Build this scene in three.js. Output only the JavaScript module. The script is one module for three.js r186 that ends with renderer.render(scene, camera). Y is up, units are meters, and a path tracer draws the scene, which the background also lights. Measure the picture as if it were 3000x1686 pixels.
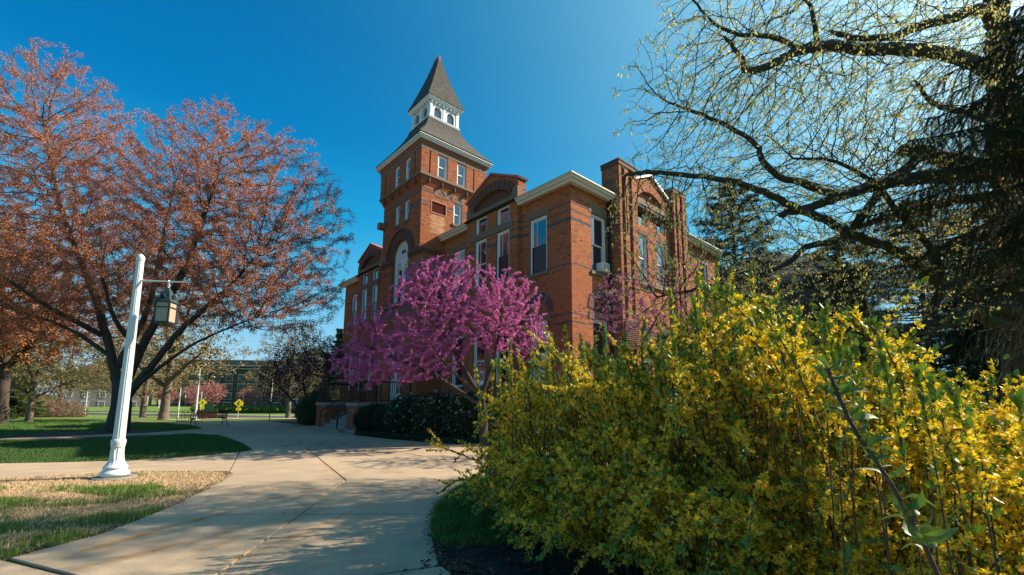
import * as THREE from 'three';
import { mergeGeometries } from 'three/addons/utils/BufferGeometryUtils.js';
import { ImprovedNoise } from 'three/addons/math/ImprovedNoise.js';
import { FontLoader } from 'three/addons/loaders/FontLoader.js';
import { TextGeometry } from 'three/addons/geometries/TextGeometry.js';

// ---------- camera, sky, sun, exposure ----------
const D2R = Math.PI / 180;
const scene = new THREE.Scene();
const camera = new THREE.PerspectiveCamera(2 * Math.atan(843 / 1312) / D2R, 3000 / 1686, 0.1, 900);
camera.position.set(0, 1.6, 0);
camera.rotation.order = 'YXZ';
camera.rotation.set(7.72 * D2R, 0, 0.31 * D2R);
camera.setViewOffset(3000, 1686, 0, -157, 3000, 1686);
scene.add(camera);

const renderer = new THREE.WebGLRenderer({ antialias: true });
renderer.setSize(1024, 575);
renderer.toneMapping = THREE.LinearToneMapping;
renderer.toneMappingExposure = 2.0;
renderer.shadowMap.enabled = true;

const SUN_AZ = 72 * D2R, SUN_EL = 36 * D2R;
const sunDir = new THREE.Vector3(Math.sin(SUN_AZ) * Math.cos(SUN_EL), Math.sin(SUN_EL), -Math.cos(SUN_AZ) * Math.cos(SUN_EL));
{
  const W = 512, H = 256, data = new Float32Array(W * H * 4), d = new THREE.Vector3();
  const stops = [[-90, .05, .06, .065], [-3, .16, .20, .22], [0, .29, .39, .455], [5, .19, .345, .45], [12, .065, .275, .435], [21, .008, .180, .365], [30, .0012, .096, .262], [40, .0005, .066, .205], [55, .0005, .054, .178], [90, .0005, .036, .13]];
  for (let j = 0; j < H; j++) for (let i = 0; i < W; i++) {
    const el = ((j + .5) / H - .5) * Math.PI, az = ((i + .5) / W - .5) * 2 * Math.PI;
    d.set(Math.cos(az) * Math.cos(el), Math.sin(el), Math.sin(az) * Math.cos(el));
    const e = el / D2R;
    let k = 0; while (k < stops.length - 2 && e > stops[k + 1][0]) k++;
    const a = stops[k], b = stops[k + 1], t = Math.min(1, Math.max(0, (e - a[0]) / (b[0] - a[0])));
    const g = Math.acos(Math.min(1, d.dot(sunDir))) / D2R;
    const veil = .86 * Math.exp(-Math.pow(g / 38, 2.3)), wide = .36 * Math.exp(-Math.pow(g / 62, 2)), glow = 2.2 * Math.exp(-Math.pow(g / 9, 1.1));
    const w = [.25, .50, .625], w2 = [.004, .34, .46], o = (j * W + i) * 4;
    for (let c = 0; c < 3; c++) {
      let v = a[1 + c] + (b[1 + c] - a[1 + c]) * t;
      if (e > -3) { v += (w2[c] - v) * wide; v += (w[c] - v) * veil + glow; }
      data[o + c] = v;
    }
    data[o + 3] = 1;
  }
  const sky = new THREE.DataTexture(data, W, H, THREE.RGBAFormat, THREE.FloatType);
  sky.mapping = THREE.EquirectangularReflectionMapping;
  sky.magFilter = THREE.LinearFilter; sky.minFilter = THREE.LinearFilter; sky.wrapS = THREE.RepeatWrapping;
  sky.needsUpdate = true;
  scene.background = sky; scene.environment = sky;
}
scene.backgroundIntensity = 1; scene.environmentIntensity = 1;
const sun = new THREE.DirectionalLight(new THREE.Color().setRGB(1, .84, .64), 5.0);
sun.position.copy(sunDir).multiplyScalar(80);
sun.castShadow = true; sun.shadow.mapSize.set(4096, 4096); sun.shadow.bias = -.0004;
Object.assign(sun.shadow.camera, { left: -60, right: 60, top: 60, bottom: -60, near: 1, far: 260 });
scene.add(sun, sun.target);

// ---------- helpers ----------
const V = (x, y, z) => new THREE.Vector3(x, y, z);
function rng(s) { return () => { s |= 0; s = s + 0x6D2B79F5 | 0; let t = Math.imul(s ^ s >>> 15, 1 | s); t = t + Math.imul(t ^ t >>> 7, 61 | t) ^ t; return ((t ^ t >>> 14) >>> 0) / 4294967296; }; }
const R0 = rng(11);
const PN = new ImprovedNoise();
const fbm = (x, y, z = 0, o = 4) => { let s = 0, a = .5, f = 1; for (let i = 0; i < o; i++) { s += a * PN.noise(x * f, y * f, z + i * 7.3); a *= .5; f *= 2.03; } return s; };
const sstep = (a, b, x) => { const t = Math.min(1, Math.max(0, (x - a) / (b - a))); return t * t * (3 - 2 * t); };
const lerp = (a, b, t) => a + (b - a) * t;
const used = {};
function numbered(n) { if (!used[n]) { used[n] = 1; return n; } return n + '_' + String(used[n]++).padStart(3, '0'); }
function shadow(o) { o.traverse(c => { if (c.isMesh) { c.castShadow = true; c.receiveShadow = true; } }); return o; }
function tag(o, label, category, group, kind) { o.userData.label = label; o.userData.category = category; if (group) o.userData.group = group; if (kind) o.userData.kind = kind; return o; }
function thing(name, label, category, pos = [0, 0, 0], turn = 0, group) {
  const g = new THREE.Group(); g.name = numbered(name); g.position.set(...pos); g.rotation.y = turn; scene.add(g); return tag(g, label, category, group);
}
function clean(g) { const n = g.index ? g.toNonIndexed() : g; for (const k of Object.keys(n.attributes)) if (!['position', 'normal', 'uv'].includes(k)) n.deleteAttribute(k); return n; }
function merge(gs) { return gs.length === 1 ? gs[0] : mergeGeometries(gs.map(clean)); }
function part(name, gs, mat, parent) { const m = new THREE.Mesh(Array.isArray(gs) ? merge(gs) : gs, mat); m.name = name; m.castShadow = m.receiveShadow = true; parent.add(m); return m; }
function top(name, gs, mat, label, cat, group, kind) { const m = part(numbered(name), gs, mat, scene); return tag(m, label, cat, group, kind); }
function struct(name, gs, mat) { const m = part(numbered(name), gs, mat, scene); m.userData.kind = 'structure'; return m; }
function dup(o, pos, turn, label, scale) { const c = o.clone(); c.name = numbered(o.name.replace(/_\d{3}$/, '')); c.userData = { ...o.userData }; c.position.set(...pos); c.rotation.y = turn; if (label) c.userData.label = label; if (scale) c.scale.setScalar(scale); scene.add(c); return c; }
function inst(name, geo, mat, mats, parent, cols) {
  const m = new THREE.InstancedMesh(geo, mat, mats.length); m.name = name;
  mats.forEach((x, i) => m.setMatrixAt(i, x)); if (cols) cols.forEach((c, i) => m.setColorAt(i, c));
  m.userData.kind = 'stuff'; m.castShadow = m.receiveShadow = true; parent.add(m); return m;
}
const _q = new THREE.Quaternion(), _e = new THREE.Euler(), _up = V(0, 1, 0);
const MX = (p, q, s) => new THREE.Matrix4().compose(p, q, typeof s === 'number' ? V(s, s, s) : s);
const QE = (x, y, z) => new THREE.Quaternion().setFromEuler(new THREE.Euler(x, y, z, 'YXZ'));
const col = (r, g, b) => new THREE.Color().setRGB(r, g, b);
const jit = (c, r, h = .15, v = .25) => { const k = 1 + (r() - .5) * 2 * v; return col(Math.max(0, c[0] * k * (1 + (r() - .5) * h)), Math.max(0, c[1] * k * (1 + (r() - .5) * h)), Math.max(0, c[2] * k * (1 + (r() - .5) * h))); };
const box = (x0, x1, y0, y1, z0, z1) => new THREE.BoxGeometry(x1 - x0, y1 - y0, z1 - z0).translate((x0 + x1) / 2, (y0 + y1) / 2, (z0 + z1) / 2);
const bar = (a, b, r, k = 6, r2 = r) => { const d = b.clone().sub(a), L = d.length(); return new THREE.CylinderGeometry(r2, r, L, k).translate(0, L / 2, 0).applyQuaternion(new THREE.Quaternion().setFromUnitVectors(_up, d.normalize())).translate(a.x, a.y, a.z); };
const tube = (pts, r, seg = 24, k = 6, closed = false) => new THREE.TubeGeometry(new THREE.CatmullRomCurve3(pts, closed), seg, r, k, closed);
function tex(W, H, fn, srgb, rep) {
  const d = new Uint8Array(W * H * 4), o = [0, 0, 0];
  for (let j = 0; j < H; j++) for (let i = 0; i < W; i++) { fn(i / W, j / H, o); const k = (j * W + i) * 4; for (let c = 0; c < 3; c++) d[k + c] = Math.max(0, Math.min(255, o[c] * 255)); d[k + 3] = 255; }
  const t = new THREE.DataTexture(d, W, H); t.wrapS = t.wrapT = THREE.RepeatWrapping; t.magFilter = THREE.LinearFilter; t.minFilter = THREE.LinearMipmapLinearFilter; t.generateMipmaps = true;
  if (srgb) t.colorSpace = THREE.SRGBColorSpace; if (rep) t.repeat.set(rep, rep); t.needsUpdate = true; return t;
}
// seamless noise: blend of four offsets
const tile = (f, u, v, s) => { const a = f(u * s, v * s), b = f((u - 1) * s, v * s), c = f(u * s, (v - 1) * s), e = f((u - 1) * s, (v - 1) * s); return (a * (1 - u) + b * u) * (1 - v) + (c * (1 - u) + e * u) * v; };
const noiseT = tex(256, 256, (u, v, o) => { const n = .5 + .9 * tile((x, y) => fbm(x, y, 3, 5), u, v, 8); o[0] = o[1] = o[2] = n; });
const grainT = tex(256, 256, (u, v, o) => { const n = .82 + .36 * tile((x, y) => fbm(x, y, 9, 5), u, v, 12) + (R0() - .5) * .1; o[0] = o[1] = o[2] = n; }, true);
const barkT = tex(128, 256, (u, v, o) => { const n = .5 + 1.0 * tile((x, y) => fbm(x * 3, y * .6, 5, 4), u, v, 6); o[0] = o[1] = o[2] = n; });
const std = (c, rough = .8, o = {}) => new THREE.MeshStandardMaterial({ color: Array.isArray(c) ? col(...c) : c, roughness: rough, ...o });
const phy = (c, rough, o) => new THREE.MeshPhysicalMaterial({ color: Array.isArray(c) ? col(...c) : c, roughness: rough, ...o });
const M = {
  mortar: std([.20, .095, .055], .97), brick: std([1, 1, 1], .93), stone: std([.30, .20, .14], .9, { map: grainT }), redstone: std([.20, .085, .055], .88, { map: grainT }),
  white: std([.72, .73, .74], .5), trim: std([.60, .565, .52], .6), farGlass: phy([.022, .017, .015], .6, { ior: 1.3 }), slate: std([1, 1, 1], .9), black: std([.012, .012, .014], .45), glass: phy([.012, .02, .03], .03, { ior: 2.2, clearcoat: 1, clearcoatRoughness: .02 }),
  screen: phy([.012, .014, .018], .25, { ior: 1.6 }), blind: std([.42, .42, .40], .8), copper: std([.42, .12, .085], .6), redpaint: std([.36, .10, .06], .6), darkroof: std([.06, .06, .065], .9),
  concrete: std([.36, .34, .31], .9, { map: grainT }), lampWhite: phy([.57, .635, .635], .42, { clearcoat: .3, clearcoatRoughness: .3 }), bronze: std([.025, .035, .033], .5, { metalness: .3 }), amber: phy([.42, .35, .26], .6, { transmission: .2, thickness: 0 }),
  bark: std([.060, .045, .036], .95, { bumpMap: barkT, bumpScale: .02 }), barkOak: std([.050, .040, .034], .95, { bumpMap: barkT, bumpScale: .02 }), barkRed: std([.045, .034, .03], .95, { bumpMap: barkT, bumpScale: .012 }), petal: phy([1, 1, 1], .7, { side: THREE.DoubleSide, transmission: .56, thickness: 0 }), leafO: phy([1, 1, 1], .8, { side: THREE.DoubleSide, transmission: .6, thickness: 0 }), barkGrey: std([.15, .12, .10], .95, { bumpMap: barkT, bumpScale: .015 }),
  iron: std([.015, .015, .017], .5, { metalness: .4 }), yellow: std([.80, .62, .01], .5), mulch: std([1, 1, 1], 1), leaf: std([1, 1, 1], .75, { side: THREE.DoubleSide }),
  leafT: phy([1, 1, 1], .7, { side: THREE.DoubleSide, transmission: .48, thickness: 0 }), leafGloss: phy([1, 1, 1], .6, { side: THREE.DoubleSide, transmission: .38, thickness: 0 }),
};
// ---------- ground ----------
const terrain = (x, z) => -1.0 * sstep(40, 58, -z) + .35 * sstep(90, 125, -z) + 5 * sstep(150, 400, Math.hypot(x, z));
{
  const xs = [], zs = [];
  for (let x = -420; x <= 420; x += 12) xs.push(x);
  for (let z = -420; z <= 60; z += 6) zs.push(z);
  const g = new THREE.PlaneGeometry(1, 1, xs.length - 1, zs.length - 1), p = g.attributes.position, uv = g.attributes.uv;
  for (let j = 0; j < zs.length; j++) for (let i = 0; i < xs.length; i++) { const k = j * xs.length + i; p.setXYZ(k, xs[i], terrain(xs[i], zs[j]), zs[j]); uv.setXY(k, xs[i] / 6, zs[j] / 6); }
  g.computeVertexNormals();
  const lawnT = tex(512, 512, (u, v, o) => { const n = tile((x, y) => fbm(x, y, 1, 5), u, v, 10), f = (R0() - .5) * .16, m = tile((x, y) => fbm(x, y, 21, 3), u, v, 4); o[0] = .35 + .16 * n + f + .22 * Math.max(0, m); o[1] = .45 + .15 * n + f + .08 * Math.max(0, m); o[2] = .12 + .07 * n + f * .6 + .06 * Math.max(0, m); }, true);
  struct('ground', g, std([1, 1, 1], 1, { map: lawnT }));
}
const poly = a => a.map(p => new THREE.Vector2(p[0], p[1]));
function inset(a, d) {
  const n = a.length; let A = 0; for (let i = 0; i < n; i++) { const p = a[i], q = a[(i + 1) % n]; A += p[0] * q[1] - q[0] * p[1]; }
  const sg = A > 0 ? 1 : -1, out = [];
  for (let i = 0; i < n; i++) {
    const p = a[(i + n - 1) % n], c = a[i], q = a[(i + 1) % n];
    const n1 = [-(c[1] - p[1]), c[0] - p[0]], n2 = [-(q[1] - c[1]), q[0] - c[0]], l1 = Math.hypot(...n1) || 1, l2 = Math.hypot(...n2) || 1;
    let nx = n1[0] / l1 + n2[0] / l2, ny = n1[1] / l1 + n2[1] / l2; const l = Math.hypot(nx, ny) || 1; const k = d / Math.max(.4, l / 2) / 1;
    out.push([c[0] + sg * nx / l * k, c[1] + sg * ny / l * k]);
  } return out;
}
// flat slab from an (x,z) outline; uv in metres
function slabGeo(a, y0, y1) {
  const s = new THREE.Shape(a.map(p => new THREE.Vector2(p[0], -p[1])));
  const g = new THREE.ExtrudeGeometry(s, { depth: y1 - y0, bevelEnabled: true, bevelThickness: .008, bevelSize: .008, bevelOffset: -.008, bevelSegments: 1 });
  g.rotateX(-Math.PI / 2).translate(0, y0, 0);
  const p = g.attributes.position, uv = g.attributes.uv; for (let i = 0; i < p.count; i++) uv.setXY(i, (p.getX(i) + 13) / 14, (p.getZ(i) + 16) / 14);
  return g;
}
function sheetGeo(a, y) { const g = new THREE.ShapeGeometry(new THREE.Shape(a.map(p => new THREE.Vector2(p[0], -p[1])))); g.rotateX(-Math.PI / 2).translate(0, y, 0); const p = g.attributes.position, uv = g.attributes.uv; for (let i = 0; i < p.count; i++) uv.setXY(i, p.getX(i) / 3, p.getZ(i) / 3); return g; }
const inPoly = (a, x, z) => { let c = false; for (let i = 0, j = a.length - 1; i < a.length; j = i++) { const [xi, zi] = a[i], [xj, zj] = a[j]; if ((zi > z) !== (zj > z) && x < (xj - xi) * (z - zi) / (zj - zi) + xi) c = !c; } return c; };
const clipX = (a, x0, x1) => { const cut = (a, f, at) => { const o = []; for (let i = 0; i < a.length; i++) { const p = a[i], q = a[(i + 1) % a.length], fp = f(p), fq = f(q); if (fp) o.push(p); if (fp !== fq) { const t = (at - p[0]) / (q[0] - p[0]); o.push([at, p[1] + (q[1] - p[1]) * t]); } } return o; }; return cut(cut(a, p => p[0] >= x0, x0), p => p[0] <= x1, x1); };

// concrete with grain, blotches and the rusty run-off streaks that cross the slabs
const concT = (() => {
  const r = rng(5), streaks = [];
  const S = [[-3.1, -9.0, -4.55, -6.1, .10], [-3.9, -7.2, -4.6, -4.4, .16], [-2.5, -7.6, -3.4, -4.6, .08], [-3.5, -10.2, -4.6, -7.0, .06], [-2.0, -8.3, -2.6, -5.0, .05], [-3.2, -6.0, -4.2, -4.2, .13], [-1.9, -9.9, -3.1, -10.6, .10], [-4.4, -8.9, -5.2, -8.0, .07], [-2.3, -6.2, -2.9, -4.4, .07], [-5.2, -12.4, -3.6, -9.6, .07]];
  return tex(1024, 1024, (u, v, o) => {
    const x = u * 14 - 13, z = v * 14 - 16;
    const n = tile((a, b) => fbm(a, b, 2, 6), u, v, 26), m = tile((a, b) => fbm(a, b, 8, 3), u, v, 5), sp = r();
    let k = .675 + .17 * n + .15 * m + (sp - .5) * .06; if (sp > .997) k -= .16;
    let st = 0;
    for (const [x0, z0, x1, z1, w] of S) {
      const dx = x1 - x0, dz = z1 - z0, L2 = dx * dx + dz * dz, t = ((x - x0) * dx + (z - z0) * dz) / L2; if (t < 0 || t > 1) continue;
      const L = Math.sqrt(L2), d = ((x - x0) * dz - (z - z0) * dx) / L + .12 * fbm(t * 5, x0, 4, 3);
      const e = Math.exp(-d * d / (w * w * .25)) * Math.sin(Math.PI * t) * Math.max(0, .55 + 1.5 * fbm(x * 3, z * 3, 6, 4)); st = Math.max(st, e);
    }
    st *= 1.15; o[0] = k * (1 - .03 * st); o[1] = k * .885 * (1 - .20 * st); o[2] = k * .735 * (1 - .42 * st);
  }, true);
})();
M.path = std([.92, .92, .92], .88, { map: concT, bumpMap: noiseT, bumpScale: .003 });
const EB = [[-.61, -9.41], [-1.03, -8.34], [-1.15, -7.38], [-1.08, -6.44], [-.95, -5.65], [-.83, -5.15], [-.67, -4.73], [-.56, -4.42], [-.1, -3.2], [.6, -2], [1.5, .5]];
const LA = [[-5.6, -3], [-5.03, -4.67], [-4.95, -5.08], [-4.85, -5.58], [-4.95, -6.19], [-5.07, -6.95], [-5.35, -7.93], [-5.61, -8.88], [-6.04, -10.0], [-6.39, -10.32], [-7.62, -10.32], [-8.32, -10.25], [-9.12, -9.89], [-10.28, -9.3], [-14, -7.4], [-20, -4.4]];
const LB = [[-24, -8.0], [-15.5, -10.5], [-12.58, -11.34], [-11.2, -11.64], [-9.85, -12.09], [-8.79, -13.17], [-8.34, -14.06], [-8.29, -14.64], [-9.63, -16.49], [-11.34, -18.55], [-13.23, -20.62], [-14.97, -21.34], [-16.45, -20.8], [-17.81, -19.9], [-19.79, -17.7], [-25, -12.6]];
{
  const slabs = [
    [[-5.6, -3], [-5.03, -4.68], [-2.6, -3.75], [-2.5, -1], [-2.3, 2.5], [-6.5, 2.5]],
    [[-5.02, -4.72], [-4.95, -5.08], [-4.85, -5.58], [-4.95, -6.19], [-4.99, -6.43], [-2.94, -6.52], [-2.6, -3.75]],
    [[-4.99, -6.43], [-5.07, -6.95], [-5.35, -7.93], [-3.31, -9.25], [-2.94, -6.52]],
    [[-5.35, -7.93], [-5.61, -8.88], [-6.04, -10.0], [-6.25, -10.2], [-8.34, -14.06], [-8.29, -14.64], [-6.74, -15.13], [-4.78, -11.77], [-3.31, -9.25]],
    [[-8.29, -14.64], [-9.63, -16.49], [-11.34, -18.55], [-13.23, -20.62], [-14.2, -21.05], [-14.2, -22.3], [-9.73, -18.66], [-6.74, -15.13]],
    [[-3.31, -9.25], [-4.78, -11.77], [-6.74, -15.13], [-5.3, -16.36], [-3.34, -14.11], [-.9, -11.31], [.1, -10.1], [-.61, -9.41]],
    [[-5.3, -16.36], [-6.74, -15.13], [-9.73, -18.66], [-11, -19.75], [-8.99, -24.57], [-7.21, -21.05], [-4.93, -18.96], [-3.9, -18.2]],
    [[-5.3, -16.36], [-3.9, -18.2], [-2.54, -17.15], [-.73, -16.73], [3, -16.0], [6, -13.5], [4, -11.5], [1, -10.3], [.1, -10.1], [-.9, -11.31], [-3.34, -14.11]],
    [[-2.94, -6.54], [-1.08, -6.6], [-1.15, -7.38], [-1.03, -8.34], [-.61, -9.41], [-3.31, -9.25]],
    [[-2.6, -3.75], [-2.94, -6.52], [-1.08, -6.58], [-.95, -5.65], [-.83, -5.15], [-.68, -4.6]],
    [[-2.6, -3.73], [-.66, -4.58], [-.56, -4.42], [-.1, -3.2], [.6, -2], [1.5, .5], [1.8, 2.5], [-2.3, 2.5], [-2.5, -1]],
    [[-11, -19.75], [-15.94, -23.71], [-13.2, -29.5], [-12.21, -28.64], [-9.5, -25.4], [-8.99, -24.57]],
    [[-15.94, -23.71], [-17.25, -24.6], [-17.21, -25.35], [-20.15, -28.63], [-23.61, -30.91], [-24.3, -31.8], [-22.67, -33.61], [-19.75, -35.15], [-18.71, -34.68], [-13.2, -29.5]],
    [[-17.25, -24.6], [-15.94, -23.71], [-14.2, -22.3], [-14.2, -21.05], [-14.97, -21.34], [-16.45, -20.8], [-17.59, -21.81], [-17.28, -23.6]],
    [[-16.45, -20.8], [-17.81, -19.9], [-19.79, -17.7], [-25, -12.6], [-25.6, -13.2], [-20.46, -18.29], [-19.54, -19.4], [-17.59, -21.81]],
    [[6, -13.5], [3, -16], [12, -20], [16, -17]],
  ];
  const cross = [[-6.25, -10.2], [-6.39, -10.32], [-7.62, -10.32], [-8.32, -10.25], [-9.12, -9.89], [-10.28, -9.3], [-14, -7.4], [-20, -4.4], [-24, -8.0], [-15.5, -10.5], [-12.58, -11.34], [-11.2, -11.64], [-9.85, -12.09], [-8.79, -13.17], [-8.34, -14.06]];
  slabs.push(clipX(cross, -9.2, 0), clipX(cross, -12.4, -9.2), clipX(cross, -16, -12.4), clipX(cross, -30, -16));
  const path = new THREE.Group(); path.name = 'path'; path.userData.kind = 'structure'; scene.add(path);
  slabs.forEach((s, i) => part(i ? 'slab_' + String(i).padStart(3, '0') : 'slab', slabGeo(inset(s, .012), -.08, .02), M.path, path));
  part('joint_bed', merge(slabs.map((s, i) => sheetGeo(inset(s, -.004), .004 + .0001 * i))), std([.035, .026, .02], 1), path);
  // far walks and the campus road, laid over the falling lawn
  const strip = (pts, w, dy) => { const pos = [], idx = [], uv = []; pts.forEach((p, i) => { const a = pts[Math.max(0, i - 1)], b = pts[Math.min(pts.length - 1, i + 1)], d = [b[0] - a[0], b[1] - a[1]], l = Math.hypot(...d); for (const s of [-1, 1]) { const x = p[0] - s * d[1] / l * w / 2, z = p[1] + s * d[0] / l * w / 2; pos.push(x, terrain(x, z) + dy, z); uv.push(x / 14, z / 14); } if (i) { const k = i * 2; idx.push(k - 2, k - 1, k, k - 1, k + 1, k); } }); const g = new THREE.BufferGeometry(); g.setAttribute('position', new THREE.Float32BufferAttribute(pos, 3)); g.setAttribute('uv', new THREE.Float32BufferAttribute(uv, 2)); g.setIndex(idx); g.computeVertexNormals(); const n = g.attributes.normal; for (let i = 0; i < n.count; i++) if (n.getY(i) < 0) n.setXYZ(i, -n.getX(i), -n.getY(i), -n.getZ(i)); return g; };
  const sub = (pts, n = 14) => { const o = []; for (let i = 0; i < pts.length - 1; i++) for (let k = 0; k < n; k++) o.push([lerp(pts[i][0], pts[i + 1][0], k / n), lerp(pts[i][1], pts[i + 1][1], k / n)]); o.push(pts.at(-1)); return o; };
  struct('walk', strip(sub([[-75, -46], [-40, -46], [-24, -41], [-14, -39]]), 2.0, .03), M.path);
  struct('walk', strip(sub([[-110, -66], [-60, -62], [-20, -56]]), 2.2, .03), M.path);
  struct('walk', strip(sub([[-30, -33.5], [-24, -39], [-22, -43]]), 1.8, .03), M.path);
  struct('road', strip(sub([[-160, -104], [-60, -78], [-10, -62], [30, -52]]), 7, .03), std([.075, .078, .085], .9, { map: grainT }));
  struct('walk', strip(sub([[-160, -110], [-60, -84], [-10, -68]]), 1.8, .035), M.path);
}
// mulch beds and the worn lawn corner
const bedB = [[-18.7, -34.6], [-12.25, -28.6], [-9.0, -24.5], [-7.25, -21.0], [-4.95, -18.9], [-2.55, -17.1], [-.73, -16.66], [3, -15.9], [9, -18.6], [14, -23], [10, -30], [-14, -37], [-18, -36]];
const bedF = [...EB.map(p => p), [3.5, .8], [9, -3], [9, -12], [5, -11.9], [1.1, -10.35], [.15, -10.15]];
const mulchT = tex(256, 256, (u, v, o) => { const n = tile((x, y) => fbm(x, y, 31, 5), u, v, 16), f = R0(); const k = .17 + .20 * n + (f - .5) * .14 + (f > .95 ? .12 : 0); o[0] = k * 1.15; o[1] = k * .88; o[2] = k * .74; }, true);
const mulchM = std([1, 1, 1], 1, { map: mulchT, bumpMap: noiseT, bumpScale: .03 });
struct('mulch_bed', sheetGeo(bedB, .006), mulchM);
struct('mulch_bed', sheetGeo(bedF, .006), mulchM);
const ring = (cx, cz, rx, rz, n, s) => Array.from({ length: n }, (_, i) => { const a = i / n * 2 * Math.PI, k = 1 + .18 * fbm(Math.cos(a) * 2 + s, Math.sin(a) * 2, s); return [cx + rx * k * Math.cos(a), cz + rz * k * Math.sin(a)]; });
struct('mulch_bed', sheetGeo(ring(-18.9, -20.9, 3.7, 3.3, 40, 2), .006), mulchM);
const dryT = tex(512, 512, (u, v, o) => { const n = tile((x, y) => fbm(x, y, 41, 5), u, v, 14), g = tile((x, y) => fbm(x, y, 47, 3), u, v, 4), f = (R0() - .5) * .14; const k = Math.max(0, Math.min(1, .5 + 3 * g)); o[0] = lerp(.56, .34, k) + .16 * n + f; o[1] = lerp(.46, .37, k) + .15 * n + f; o[2] = lerp(.32, .15, k) + .10 * n + f; }, true);
struct('dry_lawn', sheetGeo([...LA, [-20, 3], [-6.5, 3]], .006), std([.8, .8, .8], 1, { map: dryT }));

// ---------- grass ----------
function bladeTuft(n, h, w, spread, seed) {
  const r = rng(seed), pos = [], idx = [];
  for (let i = 0; i < n; i++) {
    const a = r() * 6.283, d = r() * spread, x = Math.cos(a) * d, z = Math.sin(a) * d, b = r() * 6.283, hh = h * (.55 + .6 * r()), ln = hh * (.25 + .6 * r()), t = r() * 6.283, ww = w * (.7 + .6 * r());
    const c = Math.cos(b) * ww, s = Math.sin(b) * ww, lx = Math.cos(t) * ln, lz = Math.sin(t) * ln, k = pos.length / 3;
    pos.push(x - c, 0, z - s, x + c, 0, z + s, x + lx * .35 - c * .7, hh * .6, z + lz * .35 - s * .7, x + lx * .35 + c * .7, hh * .6, z + lz * .35 + s * .7, x + lx, hh, z + lz);
    idx.push(k, k + 1, k + 2, k + 1, k + 3, k + 2, k + 2, k + 3, k + 4);
  }
  const g = new THREE.BufferGeometry(); g.setAttribute('position', new THREE.Float32BufferAttribute(pos, 3)); g.setIndex(idx); g.computeVertexNormals(); return g;
}
function sow(name, label, polyA, skip, n, geo, colFn, hFn, seed, bounds) {
  const r = rng(seed), ms = [], cs = []; let guard = 0;
  let [x0, x1, z0, z1] = bounds;
  while (ms.length < n && guard++ < n * 12) {
    const x = lerp(x0, x1, r()), z = lerp(z0, z1, r());
    if (!inPoly(polyA, x, z) || (skip && skip(x, z))) continue;
    const h = hFn(x, z, r); if (h <= 0) continue;
    ms.push(MX(V(x, terrain(x, z) - .004, z), QE(0, r() * 6.283, 0), V(1, h, 1).multiplyScalar(.8 + .4 * r()))); cs.push(colFn(x, z, r));
  }
  const m = inst(numbered(name), geo, M.leaf, ms, scene, cs); tag(m, label, 'grass', null, 'stuff'); return m;
}
const green = [.055, .115, .016], straw = [.55, .39, .23];
const nearSeg = (x, z, a) => { let b = 1e9; for (let i = 0; i < a.length - 1; i++) { const [x0, z0] = a[i], [x1, z1] = a[i + 1], dx = x1 - x0, dz = z1 - z0, t = Math.max(0, Math.min(1, ((x - x0) * dx + (z - z0) * dz) / (dx * dx + dz * dz))); b = Math.min(b, Math.hypot(x - x0 - t * dx, z - z0 - t * dz)); } return b; };
const greenness = (x, z) => { const n = fbm(x * .55 + 3, z * .9, 60, 4), far = sstep(-7.2, -9.4, z); return .64 + 2.6 * n - .8 * far - .25 * sstep(1.0, 0, nearSeg(x, z, LA)); };
const LApoly = [...LA, [-20, 3], [-6.5, 3]];
const atLamp = (x, z) => Math.hypot(x + 8.18, z + 9.55) < .5;
sow('dry_grass', 'straw coloured and patchy green turf round the foot of the white lamp post', LApoly, atLamp, 46000, bladeTuft(6, .052, .0036, .045, 3), (x, z, r) => greenness(x, z) + (r() - .5) * .5 > .5 ? jit([.13, .20, .03], r, .3, .35) : jit(straw, r, .15, .35), (x, z, r) => greenness(x, z) > .55 ? 1 + 1.1 * r() : .55 + .5 * r(), 71, [-13, -4.7, -10.4, -3.6]);
sow('lawn_grass', 'dark green lawn around the big maple', LB, (x, z) => Math.hypot((x + 18.9) / 3.5, (z + 20.9) / 3.1) < 1, 40000, bladeTuft(5, .07, .005, .07, 4), (x, z, r) => jit([.04, .10, .014], r, .25, .35), (x, z, r) => .8 + .5 * r(), 72, [-25, -8, -21.6, -8]);
const lawnC = [[-25.6, -13.4], [-20.46, -18.4], [-19.54, -19.5], [-17.7, -21.9], [-17.4, -23.6], [-17.3, -25.4], [-20.2, -28.8], [-23.6, -31], [-40, -38], [-40, -13]];
sow('lawn_grass', 'lawn between the narrow walk and the bench', lawnC, (x, z) => Math.hypot((x + 18.9) / 3.5, (z + 20.9) / 3.1) < 1, 26000, bladeTuft(5, .075, .008, .09, 5), (x, z, r) => jit([.065, .145, .02], r, .25, .35), (x, z, r) => .8 + .5 * r(), 73, [-36, -17, -36, -13]);
const bedGrass = [[-.72, -9.3], [-1.03, -8.34], [-1.15, -7.38], [-1.08, -6.44], [-.95, -5.65], [-.78, -5.2], [.4, -5.4], [1.6, -7], [1.6, -10], [.2, -10]];
sow('lawn_grass', 'lush green grass verge curving round the yellow bush', bedGrass, null, 15000, bladeTuft(6, .11, .0035, .05, 6), (x, z, r) => r() < .08 ? jit([.30, .27, .10], r, .2, .3) : jit([.075 + .05 * fbm(x * 2, z * 2, 3), .165, .016], r, .3, .4), (x, z, r) => Math.max(.25, .75 + 1.6 * fbm(x * 1.8, z * 1.8, 12, 3)) * (.5 + .9 * r()), 74, [-1.2, 1.6, -10, -5.1]);
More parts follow.
